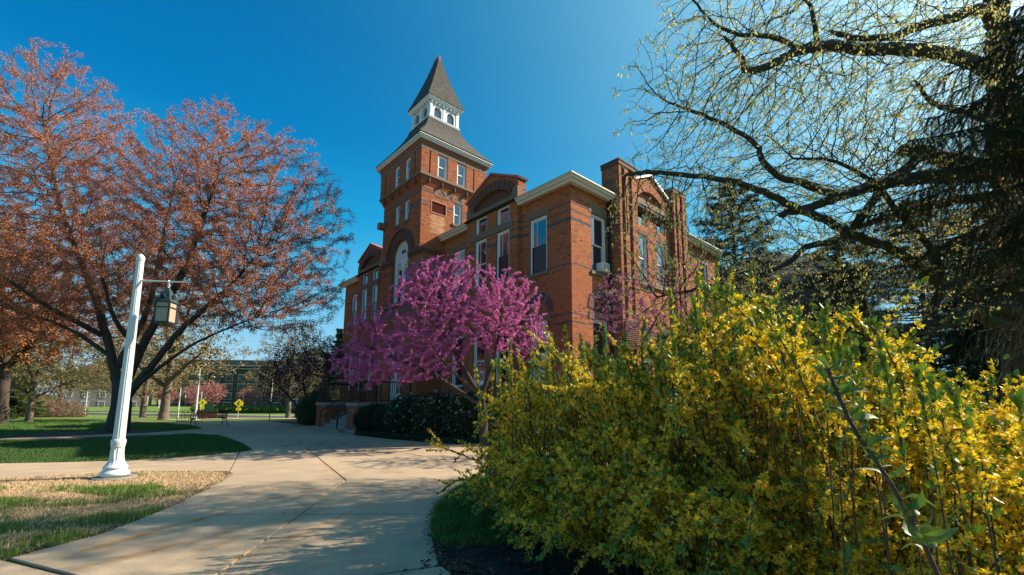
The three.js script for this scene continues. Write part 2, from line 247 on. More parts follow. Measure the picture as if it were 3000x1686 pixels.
{ // dead leaves and crumbs on the concrete and along the bed edges
  const r = rng(81), ms = [], cs = [];
  const g = new THREE.PlaneGeometry(.05, .03, 2, 1); const p = g.attributes.position; for (let i = 0; i < p.count; i++) p.setZ(i, .008 * Math.abs(p.getX(i)) / .025 + .002 * r()); g.rotateX(-Math.PI / 2);
  const put = (x, z, y, s) => { ms.push(MX(V(x, y, z), QE((r() - .5) * .5, r() * 6.28, (r() - .5) * .5), s)); cs.push(jit(r() < .6 ? [.035, .022, .016] : [.13, .06, .03], r, .2, .4)); };
  for (let i = 0; i < 260; i++) put(-6.5 + (r() + r() - 1) * 4, -16.2 + (r() + r() - 1) * 2.6, .025, .5 + r());
  for (let i = 0; i < 240; i++) put(lerp(-5, -1, r()), lerp(-13, -3.4, r()), .025, .25 + .6 * r() * r());
  for (let i = 0; i < 900; i++) { const k = Math.floor(r() * 8), t = r(), a = EB[k], b = EB[k + 1]; put(lerp(a[0], b[0], t) + (r() - .35) * .28, lerp(a[1], b[1], t) + (r() - .5) * .1, .022, .4 + .7 * r()); }
  for (let i = 0; i < 900; i++) { const k = 1 + Math.floor(r() * 8), t = r(), a = LA[k], b = LA[k + 1]; put(lerp(a[0], b[0], t) + (r() - .7) * .2, lerp(a[1], b[1], t) + (r() - .5) * .1, .022, .3 + .5 * r()); }
  for (let i = 0; i < 2600; i++) put(lerp(-1, 5, r()), lerp(-6, -1.5, r()), .012 + .02 * r(), .6 + r());
  const m = inst('leaf_litter', g, M.leaf, ms, scene, cs); tag(m, 'dry brown leaf litter scattered on the concrete and mulch edges', 'leaf litter', null, 'stuff');
}
// ---------- the brick hall ----------
const hall = thing('brick_hall', 'red brick Victorian hall with a square bell tower, white windows and stone trim', 'building', [2.41, 0, -17.7], -47.84 * D2R);
const FM = (k, n) => k === 'F' ? new THREE.Matrix4().makeTranslation(0, 0, n) : new THREE.Matrix4().makeRotationY(Math.PI / 2).setPosition(n, 0, 0);
const fb = (m, s0, s1, y0, y1, n0, n1) => box(s0, s1, y0, y1, n0, n1).applyMatrix4(m);
const hp = (name, gs, mat, parent = hall) => part(name, gs, mat, parent);
const rectP = (a, b, c, d) => { const p = new THREE.Path(); p.moveTo(a, c); p.lineTo(b, c); p.lineTo(b, d); p.lineTo(a, d); p.closePath(); return p; };
const archP = (a, b, c, spring) => { const p = new THREE.Path(), r = (b - a) / 2; p.moveTo(a, c); p.lineTo(b, c); p.lineTo(b, spring); p.absarc((a + b) / 2, spring, r, 0, Math.PI, false); p.closePath(); return p; };
function wallGeo(m, outline, holes, thick, front = -.006) {
  const s = new THREE.Shape(poly(outline)); s.holes = holes; const g = new THREE.ExtrudeGeometry(s, { depth: thick, bevelEnabled: false, curveSegments: 16 }); g.translate(0, 0, front - thick); return g.applyMatrix4(m);
}
const shapeEx = (s, d, n0, m, cs = 20) => new THREE.ExtrudeGeometry(s, { depth: d, bevelEnabled: false, curveSegments: cs }).translate(0, 0, n0).applyMatrix4(m);
// bricks laid course by course round the openings
const CO = .0675, BL = .213, unitBrick = new THREE.BoxGeometry(1, 1, 1), brickR = rng(101);
const BCOL = { red: [.32, .085, .032], orange: [.45, .14, .04], blue: [.075, .072, .092], patch: [.50, .26, .14] };
const brickMats = Array.from({ length: 6 }, () => { const b = std([1, 1, 1], .93); b.color.copy(jit([.40, .125, .044], brickR, .14, .18)); return b; });
const blueMat = std(BCOL.blue, .32);
const bands = [9.88, 9.52, 9.18, 7.28, 5.18, 4.80];
const isBand = y => bands.some(b => Math.abs(y - b) < CO * .5 + .001);
function stdColor(s, y, r) {
  if (isBand(y)) return jit(BCOL.blue, r, .1, .25);
  const k = Math.max(0, Math.min(1, .5 + 1.8 * fbm(s * .35, y * .35, 77, 3))); if (r() < .07) return jit([.2, .062, .04], r, .15, .3); return jit([lerp(.34, .44, k), lerp(.10, .142, k), lerp(.040, .048, k)], r, .12, .2);
}
function layBricks(wallMesh, m, s0, s1, y0, y1, blocked, colr, pick, len = BL) {
  const ms = [], cs = [], q = new THREE.Quaternion(), r = brickR; let singles = 0;
  for (let k = 0; ; k++) {
    const y = y0 + (k + .5) * CO; if (y + CO / 2 > y1 + .001) break;
    let iv = [[typeof s0 === 'function' ? s0(y) : s0, typeof s1 === 'function' ? s1(y) : s1]];
    for (const [a, b] of blocked(y)) { const o = []; for (const [p, t] of iv) { if (b <= p || a >= t) o.push([p, t]); else { if (a > p) o.push([p, a]); if (b < t) o.push([b, t]); } } iv = o; }
    const ph = (k % 2) * len / 2;
    for (const [a, b] of iv) {
      let s = Math.floor((a - ph) / len) * len + ph;
      for (; s < b; s += len) {
        const p = Math.max(s, a), t = Math.min(s + len, b); if (t - p < .045) continue;
        const L = t - p - .010, mat = new THREE.Matrix4().compose(V((p + t) / 2, y, -.014 + (r() - .5) * .0025), q, V(L, CO - .010, .028)).premultiply(m);
        if (pick && singles < 150 && pick((p + t) / 2, y)) {
          const bm = new THREE.Mesh(unitBrick, isBand(y) ? blueMat : brickMats[Math.floor(r() * 6)]); bm.name = singles ? 'brick_' + String(singles).padStart(3, '0') : 'brick'; bm.castShadow = bm.receiveShadow = true;
          mat.decompose(bm.position, bm.quaternion, bm.scale); wallMesh.add(bm); singles++; continue;
        }
        ms.push(mat); cs.push(colr((p + t) / 2, y, r));
      }
    }
  }
  if (ms.length) inst('bricks', unitBrick, M.brick, ms, wallMesh, cs);
}
const rb = (list) => y => list.filter(o => y > o[2] - .02 && y < o[3] + .02).map(o => [o[0], o[1]]);
const archB = (a, b, c, spring, extra = 0) => y => { const R = (b - a) / 2 + extra, mid = (a + b) / 2; if (y < c || y > spring + R) return []; if (y <= spring) return extra ? [[a, b]] : [[a, b]]; const w = Math.sqrt(Math.max(0, R * R - (y - spring) ** 2)); return [[mid - w, mid + w]]; };
const join = (...f) => y => f.flatMap(g => g(y));

// a double-hung sash window; the frame mesh carries sashes, panes and sill
function sash(m, s0, s1, y0, y1, o = {}) {
  const f = .085, d0 = -.20, d1 = -.06, ym = o.mid ?? (y0 + y1) / 2, win = hp('window', [fb(m, s0, s0 + f, y0, y1, d0, d1), fb(m, s1 - f, s1, y0, y1, d0, d1), fb(m, s0 + f, s1 - f, y1 - f, y1, d0, d1), fb(m, s0 + f, s1 - f, y0, y0 + .05, d0, d1)], M.white, o.parent);
  const a = s0 + f, b = s1 - f, c = y0 + .05, e = y1 - f, r = .05;
  const bars = (p, t, n) => [fb(m, a, a + r, p, t, n - .03, n), fb(m, b - r, b, p, t, n - .03, n), fb(m, a + r, b - r, p, p + r, n - .03, n), fb(m, a + r, b - r, t - r, t, n - .03, n)];
  if (o.single) { part('sash', bars(c, e, -.12), M.white, win); part('pane', fb(m, a + r, b - r, c + r, e - r, -.145, -.137), M.glass, win); }
  else {
    part('upper_sash', [...bars(ym - .02, e, -.11), ...(o.muntin ? [fb(m, a + (b - a) * .3, a + (b - a) * .3 + .025, ym, e, -.13, -.112)] : [])], M.white, win); part('pane', fb(m, a + r, b - r, ym + .03, e - r, -.135, -.128), M.glass, win);
    const sc = o.screen; part('lower_sash', bars(c, ym + .03, sc ? -.075 : -.15), sc ? M.black : M.white, win); part('pane', fb(m, a + r, b - r, c + r, ym - .02, sc ? -.1 : -.175, sc ? -.093 : -.168), sc ? M.screen : M.glass, win);
  }
  if (o.blind) part('blind', fb(m, a + r, b - r, o.blind, e - r, -.126, -.122), M.blind, win);
  if (o.sill !== false) part('sill', fb(m, s0 - .10, s1 + .10, y0 - .15, y0 - .002, -.22, .07), M.stone, win);
  return win;
}
const lintel = (m, s0, s1, y0, y1, n = .014) => hp('lintel', [-1, 1].flatMap(k => k < 0 ? [fb(m, s0, s0 + (s1 - s0) * .62, y0, y1, -.2, n)] : [fb(m, s0 + (s1 - s0) * .62 + .008, s1, y0, y1, -.2, n - .003)]), M.stone);

const F = FM('F', 0), S = FM('S', 0);
// --- main front wall
const CX = -11.8, mir = x => 2 * CX - x;
const fWins = []; // [s0,s1,y0,y1,opts]
const colsUp = [[-2.42, -1.37], [-8.40, -7.42]];
for (const [a, b] of [...colsUp, ...colsUp.map(c => [mir(c[1]), mir(c[0])])]) { fWins.push([a, b, 7.22, 9.78, 'up']); fWins.push([a, b, 2.35, 5.05, 'low']); }
{
  const holes = fWins.map(w => rectP(w[0], w[1], w[2], w[3]));
  const wm = hp('front_wall', wallGeo(F, [[mir(0), 0], [-.012, 0], [-.012, 10.75], [mir(0), 10.75]], holes, .35), M.mortar);
  const skip = [[-6.9, -2.95, 0, 11], [mir(-2.95), mir(-6.9), 0, 11], [-13.95, -9.4, 0, 11]];
  const lint = fWins.map(w => w[4] === 'up' ? [w[0] - .36, w[1] + .12, w[3], w[3] + .34] : [w[0] - .15, w[1] + .15, w[3], w[3] + .34]);
  layBricks(wm, F, mir(0), -.002, 0, 10.68, rb([...fWins, ...skip, ...lint, ...fWins.map(w => [w[0] - .1, w[1] + .1, w[2] - .15, w[2]])]), stdColor, (s, y) => s > -1.3 && y > 5.5 && y < 8.6);
  fWins.forEach((w, i) => {
    sash(F, w[0], w[1], w[2], w[3], { screen: w[4] === 'up' && i !== 2, mid: w[2] + (w[4] === 'up' ? 1.22 : 1.3), muntin: w[4] === 'up', blind: { 2: 8.3, 1: 4.0, 4: 9.2, 5: 4.3 }[i] || 0 });
    const l = lint[i]; lintel(F, l[0], l[1], w[3], w[3] + .34);
  });
  // blind arches over the ground-floor windows, rowlocks with dark keys
  for (const w of fWins.filter(w => w[4] === 'low')) archRing(F, (w[0] + w[1]) / 2, w[3] + .34, (w[1] - w[0]) / 2 + .05, .36, .012, 12, M.redstone, [3, 5, 7, 9]);
  hp('plinth', [fb(F, mir(0) - .04, .06, 0, .75, -.3, .06)], M.stone);
}
function archRing(m, cx, cy, r0, w, n, k, mat, darks = [], a0 = 0, a1 = Math.PI) {
  const light = [], dark = [];
  for (let i = 0; i < k; i++) {
    const g0 = a0 + (a1 - a0) * i / k + .008, g1 = a0 + (a1 - a0) * (i + 1) / k - .008, s = new THREE.Shape(), isD = darks.includes(i);
    s.absarc(cx, cy, r0 + w, g0, g1, false); s.absarc(cx, cy, r0, g1, g0, true); s.closePath();
    (isD ? dark : light).push(shapeEx(s, .06 + n, -.06, m, 4));
  }
  if (light.length) light.forEach((g, i) => hp(i ? 'voussoir_' + String(i).padStart(3, '0') : 'voussoir', g, mat));
  dark.forEach((g, i) => hp('dark_voussoir', g, blueMat));
}
// --- gable bays of the front
function gable(c) {
  const P = .25, m = FM('F', P), L = c - 1.975, Rr = c + 1.975, sh = 11.98, ap = 12.88;
  const wins = [[c - 1.25, c - .33, 10.05, 10.98], [c + .45, c + 1.37, 10.05, 10.98], [c - 1.25, c - .33, 7.25, 9.72], [c + .45, c + 1.37, 7.25, 9.72], [c - 1.25, c - .33, 2.35, 5.05], [c + .45, c + 1.37, 2.35, 5.05]];
  const holes = wins.map(w => rectP(w[0], w[1], w[2], w[3]));
  // segmental tympanum recess
  const rad = 2.2, ty = 11.36 - 1.55; const half = 1.45;
  const seg = (r) => { const a = Math.asin(Math.min(1, half / rad)); const p = new THREE.Path(); p.moveTo(c - half, 11.3); p.lineTo(c + half, 11.3); p.absarc(c, 11.3 - Math.sqrt(rad * rad - half * half) + .12, r, Math.PI / 2 - a, Math.PI / 2 + a, false); p.closePath(); return p; };
  holes.push(seg(rad));
  const wm = hp('gable_wall', wallGeo(m, [[L, 0], [Rr - .012, 0], [Rr - .012, sh], [c, ap], [L, sh]], holes, .5), M.mortar);
  hp('tympanum', fb(m, c - 1.6, c + 1.6, 11.2, 12.2, -.2, -.16), M.redstone);
  const acy = 11.3 - Math.sqrt(rad * rad - half * half) + .12, slope = y => y <= sh ? 1.975 : 1.975 * (ap - y) / (ap - sh);
  const lint = [[c - 1.72, c + 1.85, 10.98, 11.26], [c - 1.65, c + 1.62, 9.72, 10.05]];
  const arcB = y => { const R = rad + .5; if (y < 11.28 || y > acy + R) return []; const w = Math.min(half + .22, Math.sqrt(Math.max(0, R * R - (y - acy) ** 2))); return [[c - w, c + w]]; };
  layBricks(wm, m, y => c - slope(y), y => c + slope(y), 0, ap - .02, join(rb([...wins, ...lint, [L, L + .42, 11.0, 11.36], [Rr - .42, Rr, 11.0, 11.36], ...wins.slice(2).map(w => [w[0] - .1, w[1] + .1, w[2] - .15, w[2]])]), arcB), stdColor);
  const A = Math.asin(half / rad); archRing(m, c, acy, rad, .46, .05, 10, M.redstone, [], Math.PI / 2 - A, Math.PI / 2 + A);
  hp('stone_band', [fb(m, c - 1.72, c + 1.85, 10.98, 11.26, -.2, .03)], M.stone);
  hp('stone_band', [fb(m, c - 1.65, c - .05, 9.72, 10.05, -.2, .05), fb(m, c - .04, c + 1.62, 9.72, 10.05, -.2, .047)], M.stone);
  for (const s of [L, Rr - .34]) hp('impost_block', fb(m, s, s + .34, 11.02, 11.62, -.3, .045), M.stone);
  wins.forEach((w, i) => sash(m, w[0], w[1], w[2], w[3], i < 2 ? { single: true, sill: false } : { screen: i === 3, muntin: i < 4, mid: w[2] + 1.2 }));
  // returns of the projecting bay and red coping
  hp('gable_return', [fb(F, Rr - .12, Rr - .004, 0, sh - .05, 0, P - .02), fb(F, L + .004, L + .12, 0, sh - .05, 0, P - .02)], M.redstone);
  layBricks(wm, FM('S', Rr), -P, .22, 0, sh - .1, () => [], stdColor);
  const dx = 1.975, dy = ap - sh, len = Math.hypot(dx, dy) + .12, an = Math.atan2(dy, dx);
  for (const s of [-1, 1]) hp('coping', new THREE.BoxGeometry(len, .10, .66).rotateZ(-s * an).translate(c + s * (dx / 2 + .03), (ap + sh) / 2 + .05, P - .25), M.copper);
}
gable(-4.92); gable(mir(-4.92));
// --- cornice
// profile swept along s with n outwards: build directly
function sweep(m, s0, s1, y, k = 1, proj = 1, e0 = 0, e1 = 0) {
  const P = [[-.1, 0], [.02, 0], [.20, -.07], [.28, -.06], [.315, .06], [.40, .10], [.425, .19], [.50, .24], [.50, .30], [-.1, .34]].map(p => [p[0] * proj, p[1] * k]);
  const pos = [], N = P.length;
  const pt = (i, end) => { const [n, yy] = P[i % N]; return [end ? s1 + e1 * n : s0 - e0 * n, y + yy, n]; };
  for (let i = 0; i < N; i++) { const a = pt(i, 0), b = pt(i, 1), c = pt(i + 1, 1), d = pt(i + 1, 0); pos.push(...a, ...b, ...c, ...a, ...c, ...d); }
  for (const e of [0, 1]) for (let i = 1; i < N - 1; i++) { const a = pt(0, e), b = pt(i, e), c = pt(i + 1, e); e ? pos.push(...a, ...c, ...b) : pos.push(...a, ...b, ...c); }
  const g = new THREE.BufferGeometry(); g.setAttribute('position', new THREE.Float32BufferAttribute(pos, 3)); g.setAttribute('uv', new THREE.Float32BufferAttribute(new Float32Array(pos.length / 3 * 2), 2)); g.computeVertexNormals(); return g.applyMatrix4(m);
}
const YC = 10.66;
hp('cornice', sweep(F, -2.94, 0, YC, .74, 1, 0, 1), M.trim); hp('cornice', sweep(F, -9.39, -6.91, YC, .74), M.trim); hp('cornice', sweep(F, mir(-6.91), mir(-9.39), YC, .74), M.trim); hp('cornice', sweep(F, mir(0), mir(-2.94), YC, .74, 1, 1, 0), M.trim);
hp('cornice', sweep(S, 0, 2.62, YC, .74, 1, 1, 0), M.trim); hp('cornice', sweep(S, 9.35, 14, YC, .74), M.trim);
// --- side wall
{
  const wins = [[1.37, 2.42, 7.2, 9.82], [1.37, 2.42, 2.3, 5.1], [9.45, 10.15, 7.2, 9.8], [11.6, 12.6, 7.2, 9.8], [11.6, 12.6, 2.3, 5.0]];
  const tym = archP(1.41, 2.38, 5.42, 5.55);
  const wm = hp('side_wall', wallGeo(S, [[.012, 0], [14, 0], [14, 10.75], [.012, 10.75]], [...wins.map(w => rectP(...w)), tym], .35), M.mortar);
  hp('tympanum', fb(S, 1.3, 2.5, 5.3, 6.2, -.2, -.14), M.redstone);
  const st = [[1.1, 2.62, 5.1, 5.42], [1.2, 2.6, 9.82, 10.2]];
  layBricks(wm, S, .012, 14, 0, 10.68, join(rb([...wins, ...st, [2.6, 9.4, 0, 10.8], ...wins.map(w => [w[0] - .1, w[1] + .1, w[2] - .15, w[2]])]), archB(1.36, 2.43, 5.42, 5.55, .36)), stdColor, (s, y) => s < 1.3 && y > 5.6 && y < 8.0);
  wins.forEach((w, i) => sash(S, w[0], w[1], w[2], w[3], { mid: w[2] + 1.25 }));
  hp('lintel', fb(S, 1.1, 2.62, 5.1, 5.42, -.2, .03), M.stone); hp('lintel', fb(S, 1.2, 2.6, 9.82, 10.2, -.2, .014), M.stone); lintel(S, 9.3, 10.3, 9.8, 10.12); lintel(S, 11.4, 12.8, 9.8, 10.12);
  archRing(S, 1.895, 5.55, .5, .36, .03, 9, M.redstone, [3, 5]);
  hp('downspout', [bar(V(.07, .2, -2.56), V(.07, 10.4, -2.56), .055, 10), bar(V(.07, 10.4, -2.56), V(.32, 10.62, -2.45), .055, 10), fb(S, 2.49, 2.63, 10.3, 10.5, .01, .16)], M.iron);
  hp('plinth', [fb(S, -.06, 14, 0, .75, -.3, .06)], M.stone);
  const ac = hp('air_conditioner', [fb(S, 1.84, 2.33, 7.27, 7.64, -.14, .22)], M.white); part('grille', Array.from({ length: 9 }, (_, i) => fb(S, 1.87, 2.30, 7.30 + i * .034, 7.316 + i * .034, .222, .23)), M.blind, ac);
  // chimney buttresses with sunk panels
  const chim = (s0, s1, n, topY) => {
    const w = (s1 - s0), st = [0, .13, .30, .52, .70, .87, 1].map(t => s0 + w * t), m = FM('S', n);
    const body = hp('chimney', [fb(S, s0, s1, 0, topY - .12, -.35, n - .10), ...[[0, 1], [2, 3], [4, 5]].map(([a, b]) => fb(m, st[a], st[b === 5 ? 6 : b] - (b === 5 ? 0 : 0), .8, topY - .25, -.09, -.008))], M.mortar);
    part('chimney_cap', [fb(S, s0 - .025, s1 + .025, topY - .25, topY - .06, -.38, n + .025), fb(S, s0 - .05, s1 + .05, topY - .06, topY, -.4, n + .05)], M.redstone, body);
    const bl = y => [[st[1], st[2]], [st[3], st[4]]];
    layBricks(body, m, s0, s1, .75, topY - .28, y => y > 5.3 || y < 3.9 ? bl(y) : [], stdColor2);
    layBricks(body, FM('S', n - .10), s0, s1, .75, topY - .28, y => [[s0, st[1]], [st[2], st[3]], [st[4], s1]], stdColor);
    layBricks(body, FM('F', -s0), -.35, n - .002, .75, topY - .28, () => [], stdColor2);
    return body;
  };
  const stdColor2 = stdColor;
  const c1 = chim(2.68, 4.12, .6, 12.62);
  for (let i = 0; i < 14; i++) part(i ? 'corbel_course_' + String(i).padStart(3, '0') : 'corbel_course', fb(FM('S', .6), 2.74 + i * .006, 3.95 - (13 - i) * .012, 3.92 + i * .09, 3.97 + i * .09, -.01, .075 - .002 * i), M.redstone, c1);
  chim(7.9, 9.3, .45, 13.05);
  // side gable between the chimneys
  const m = FM('S', .22), c = 6.0, sh = 12.2, ap = 13.05, half = 1.86;
  const gw = [[4.55, 5.55, 10.2, 11.3], [6.4, 7.3, 10.2, 11.3], [4.55, 5.55, 7.35, 9.75], [6.4, 7.3, 7.35, 9.75], [4.55, 5.55, 2.3, 5.1], [6.4, 7.3, 2.3, 5.1]];
  const gm = hp('gable_wall', wallGeo(m, [[c - half, 0], [c + half, 0], [c + half, sh], [c, ap], [c - half, sh]], [...gw.map(w => rectP(...w)), (() => { const p = new THREE.Path(); p.moveTo(c - 1.25, 11.55); p.lineTo(c + 1.25, 11.55); p.absarc(c, 10.55, 1.6, Math.PI / 2 - .9, Math.PI / 2 + .9, false); p.closePath(); return p; })()], .5), M.mortar);
  hp('tympanum', fb(m, c - 1.4, c + 1.4, 11.5, 12.25, -.25, -.2), M.brick.clone()).material.color.setRGB(.38, .115, .044);
  layBricks(gm, m, y => c - (y <= sh ? half : half * (ap - y) / (ap - sh)), y => c + (y <= sh ? half : half * (ap - y) / (ap - sh)), .75, ap - .03, join(rb([...gw, [c - half, c + half, 11.3, 11.58], [4.4, 7.5, 7.2, 7.35]]), y => { const R = 1.62; if (y < 11.5 || y > 10.55 + R) return []; const w = Math.min(1.3, Math.sqrt(R * R - (y - 10.55) ** 2)); return [[c - w, c + w]]; }), stdColor2);
  hp('stone_band', fb(m, c - half, c + half, 11.3, 11.58, -.2, .02), M.stone); hp('stone_band', fb(m, 4.4, 7.7, 7.18, 7.35, -.2, .10), M.stone);
  gw.forEach((w, i) => sash(m, w[0], w[1], w[2], w[3], i < 2 ? { single: true, sill: false } : { mid: w[2] + 1.2, sill: i > 3 }));
  const dy = ap - sh, an = Math.atan2(dy, half);
  for (const s of [-1, 1]) hp('coping', new THREE.BoxGeometry(Math.hypot(half, dy) + .1, .09, .62).rotateZ(-s * an).translate(c + s * half / 2, (ap + sh) / 2 + .05, -.2).applyMatrix4(m), M.white);
}
// --- hidden sides and low hipped roof
hp('rear_wall', [box(mir(0), 0, 0, 10.7, -14.3, -14.0), box(mir(0), mir(0) + .3, 0, 10.7, -14, -.36)], M.redstone);
{
  const a = [[mir(0) - .4, .4], [.4, .4], [.4, -14.6], [mir(0) - .4, -14.6]], y = 10.97, r = [[mir(0) + 6, -7], [-6.5, -7]], ry = 13.2, p = [];
  const v = (q, h) => [q[0], h, q[1]], tri = (A, B, C) => p.push(...A, ...B, ...C);
  tri(v(a[0], y), v(a[1], y), v(r[1], ry)); tri(v(a[0], y), v(r[1], ry), v(r[0], ry)); tri(v(a[1], y), v(a[2], y), v(r[1], ry)); tri(v(a[2], y), v(a[3], y), v(r[0], ry)); tri(v(a[2], y), v(r[0], ry), v(r[1], ry)); tri(v(a[3], y), v(a[0], y), v(r[0], ry));
  tri(v(a[0], y - .06), v(a[2], y - .06), v(a[1], y - .06)); tri(v(a[0], y - .06), v(a[3], y - .06), v(a[2], y - .06));
  const g = new THREE.BufferGeometry(); g.setAttribute('position', new THREE.Float32BufferAttribute(p, 3)); g.computeVertexNormals(); hp('roof', g, M.darkroof);
}
// --- tower
const TX0 = -13.95, TX1 = -9.4, TZ0 = -2.6, TZ1 = 1.6, tcx = (TX0 + TX1) / 2, tcz = (TZ0 + TZ1) / 2, thx = (TX1 - TX0) / 2, thz = (TZ1 - TZ0) / 2;
const TF = FM('F', TZ1), TS = FM('S', TX1);
const towerCol = (s, y, r) => [12.55, 12.7, 13.35, 13.5].some(b => Math.abs(y - b) < CO / 2) ? jit(BCOL.blue, r, .1, .25) : [9.88, 9.18, 7.28, 5.18].some(b => Math.abs(y - b) < CO / 2) ? jit(BCOL.blue, r, .1, .25) : r() < .07 ? jit([.2, .062, .04], r, .15, .3) : jit([.38, .115, .044], r, .12, .22);
const patchN = (s, y) => y < 12.1 + .0 && y > 11.0 && s > -.95 + .25 * fbm(y * 3, 1, 5) && s < -.05 + .3 * fbm(y * 3, 9, 5);
{
  const ac = -11.6, ar = .97, spring = 10.0;
  const narrow = [[-12.42, -11.84, 12.0, 13.3], [-11.3, -10.72, 12.0, 13.3]];
  const door = [-12.32, -10.88, 1.5, 4.65];
  const wm = hp('tower_front_wall', wallGeo(TF, [[TX0, 0], [TX1 - .012, 0], [TX1 - .012, 13.7], [TX0, 13.7]], [...narrow.map(w => rectP(...w)), archP(ac - ar, ac + ar, 7.2, spring), rectP(...door)], .45), M.mortar);
  const trefHead = y => [];
  layBricks(wm, TF, TX0, TX1, 0, 13.7, join(rb([...narrow, door, [TX0, TX1, 6.36, 7.2], ...narrow.map(w => [w[0] - .12, w[1] + .12, 13.3, 13.72]), ...narrow.map(w => [w[0] - .1, w[1] + .1, 11.86, 12])]), archB(ac - ar, ac + ar, 7.2, spring, 0), y => y > spring ? archB(ac - ar, ac + ar, 7.2, spring, .62)(y) : y > 9.75 ? [[ac - ar - .62, ac + ar + .62]] : []), towerCol);
  const sm = hp('tower_side_wall', wallGeo(TS, [[-TZ1 + .012, 0], [-TZ0, 0], [-TZ0, 13.7], [-TZ1 + .012, 13.7]], [rectP(.58, 1.18, 11.92, 13.25), rectP(-.92, .02, 12.22, 12.85), rectP(-.4, .9, 3.0, 4.9), rectP(-.6, .2, 6.9, 9.2)], .45), M.mortar);
  layBricks(sm, TS, -TZ1 + .012, -TZ0, 0, 13.7, rb([[.58, 1.18, 11.92, 13.25], [-.95, .05, 12.19, 12.88], [-.4, .9, 3, 4.9], [-.6, .2, 6.9, 9.2], [.46, 1.3, 13.25, 13.72], [-.78, .22, 13.22, 13.72]]), (s, y, r) => patchN(s, y) ? jit(BCOL.patch, r, .12, .25) : towerCol(s, y, r));
  hp('tower_rear_wall', [box(TX0, TX0 + .4, 0, 13.7, TZ0, TZ1 - .46), box(TX0 + .4, TX1 - .46, 0, 13.7, TZ0, TZ0 + .4)], M.redstone);
  narrow.forEach(w => sash(TF, w[0], w[1], w[2], w[3], { mid: 12.62 })); sash(TS, .58, 1.18, 11.92, 13.25, { mid: 12.55 }); sash(TS, -.4, .9, 3.0, 4.9, {}); sash(TS, -.6, .2, 6.9, 9.2, {});
  // trefoil-headed stone panels
  const tref = (m, c, y, w, open) => { const s = new THREE.Shape(poly([[c - w, y - .05], [c + w, y - .05], [c + w, y + .44], [c - w, y + .44]])); const h = new THREE.Path(); h.moveTo(c - .22, y + .02); h.lineTo(c + .22, y + .02); h.absarc(c + .15, y + .12, .10, -.6, 1.2, false); h.absarc(c, y + .24, .12, -.2, Math.PI + .2, false); h.absarc(c - .15, y + .12, .10, Math.PI - 1.2, Math.PI + .6, false); h.closePath(); s.holes.push(h); const p = hp('trefoil_head', shapeEx(s, .07, -.055, m, 8), M.stone); part('recess', fb(m, c - .3, c + .3, y, y + .38, -.2, -.12), M.redstone, p); };
  narrow.forEach(w => tref(TF, (w[0] + w[1]) / 2, 13.3, .42)); tref(TS, .88, 13.27, .42); tref(TS, -.28, 13.27, .5);
  const lou = hp('louvre_vent', [fb(TS, -.97, -.92, 12.17, 12.9, -.15, .02), fb(TS, .02, .07, 12.17, 12.9, -.15, .02), fb(TS, -.92, .02, 12.85, 12.9, -.15, .02), fb(TS, -.92, .02, 12.17, 12.22, -.15, .02), fb(TS, -.92, .02, 12.2, 12.88, -.16, -.14)], M.redpaint);
  for (let i = 0; i < 10; i++) part(i ? 'slat_' + String(i).padStart(3, '0') : 'slat', new THREE.BoxGeometry(.94, .012, .085).rotateX(.6).translate(-.45, 12.26 + i * .063, -.06).applyMatrix4(TS), M.redpaint, lou);
  // great arched window
  archRing(TF, ac, spring, ar + .02, .52, .03, 15, M.redstone, []);
  hp('hood_mould', (() => { const s = new THREE.Shape(); s.absarc(ac, spring, ar + .64, 0, Math.PI, false); s.absarc(ac, spring, ar + .55, Math.PI, 0, true); s.closePath(); return shapeEx(s, .15, -.06, TF, 30); })(), M.redstone);
  for (const [a, b] of [[TX0 - .03, ac - ar], [ac + ar, TX1 + .03]]) hp('impost_band', [fb(TF, a, b, 9.78, 10.0, -.1, .07), fb(TF, a, b, 9.62, 9.76, -.1, .04)], M.redstone);
  hp('impost_band', [fb(TS, -TZ1 - .07, -.2, 9.78, 10.0, -.1, .07)], M.redstone);
  const fr = new THREE.Shape(); { const p = archP(ac - ar + .005, ac + ar - .005, 7.21, spring); fr.curves = p.curves; const inn = new THREE.Path(); const f = .13; inn.moveTo(ac - ar + f, 7.28); inn.lineTo(ac + ar - f, 7.28); inn.lineTo(ac + ar - f, 9.35); inn.lineTo(ac - ar + f, 9.35); inn.closePath(); fr.holes.push(inn); }
  const aw = hp('arched_window', shapeEx(fr, .12, -.38, TF, 24), M.white);
  part('moulding', (() => { const s = new THREE.Shape(); s.absarc(ac, spring, ar - .02, 0, Math.PI, false); s.absarc(ac, spring, ar - .11, Math.PI, 0, true); s.closePath(); return [shapeEx(s, .06, -.26, TF, 30), fb(TF, ac - ar + .02, ac - ar + .11, 7.21, spring, -.26, -.2), fb(TF, ac + ar - .11, ac + ar - .02, 7.21, spring, -.26, -.2)]; })(), M.white, aw);
  part('roundel', [new THREE.TorusGeometry(.36, .035, 8, 40).translate(ac, 10.32, -.25).applyMatrix4(TF), new THREE.TorusGeometry(.28, .02, 8, 40).translate(ac, 10.32, -.25).applyMatrix4(TF)], M.white, aw);
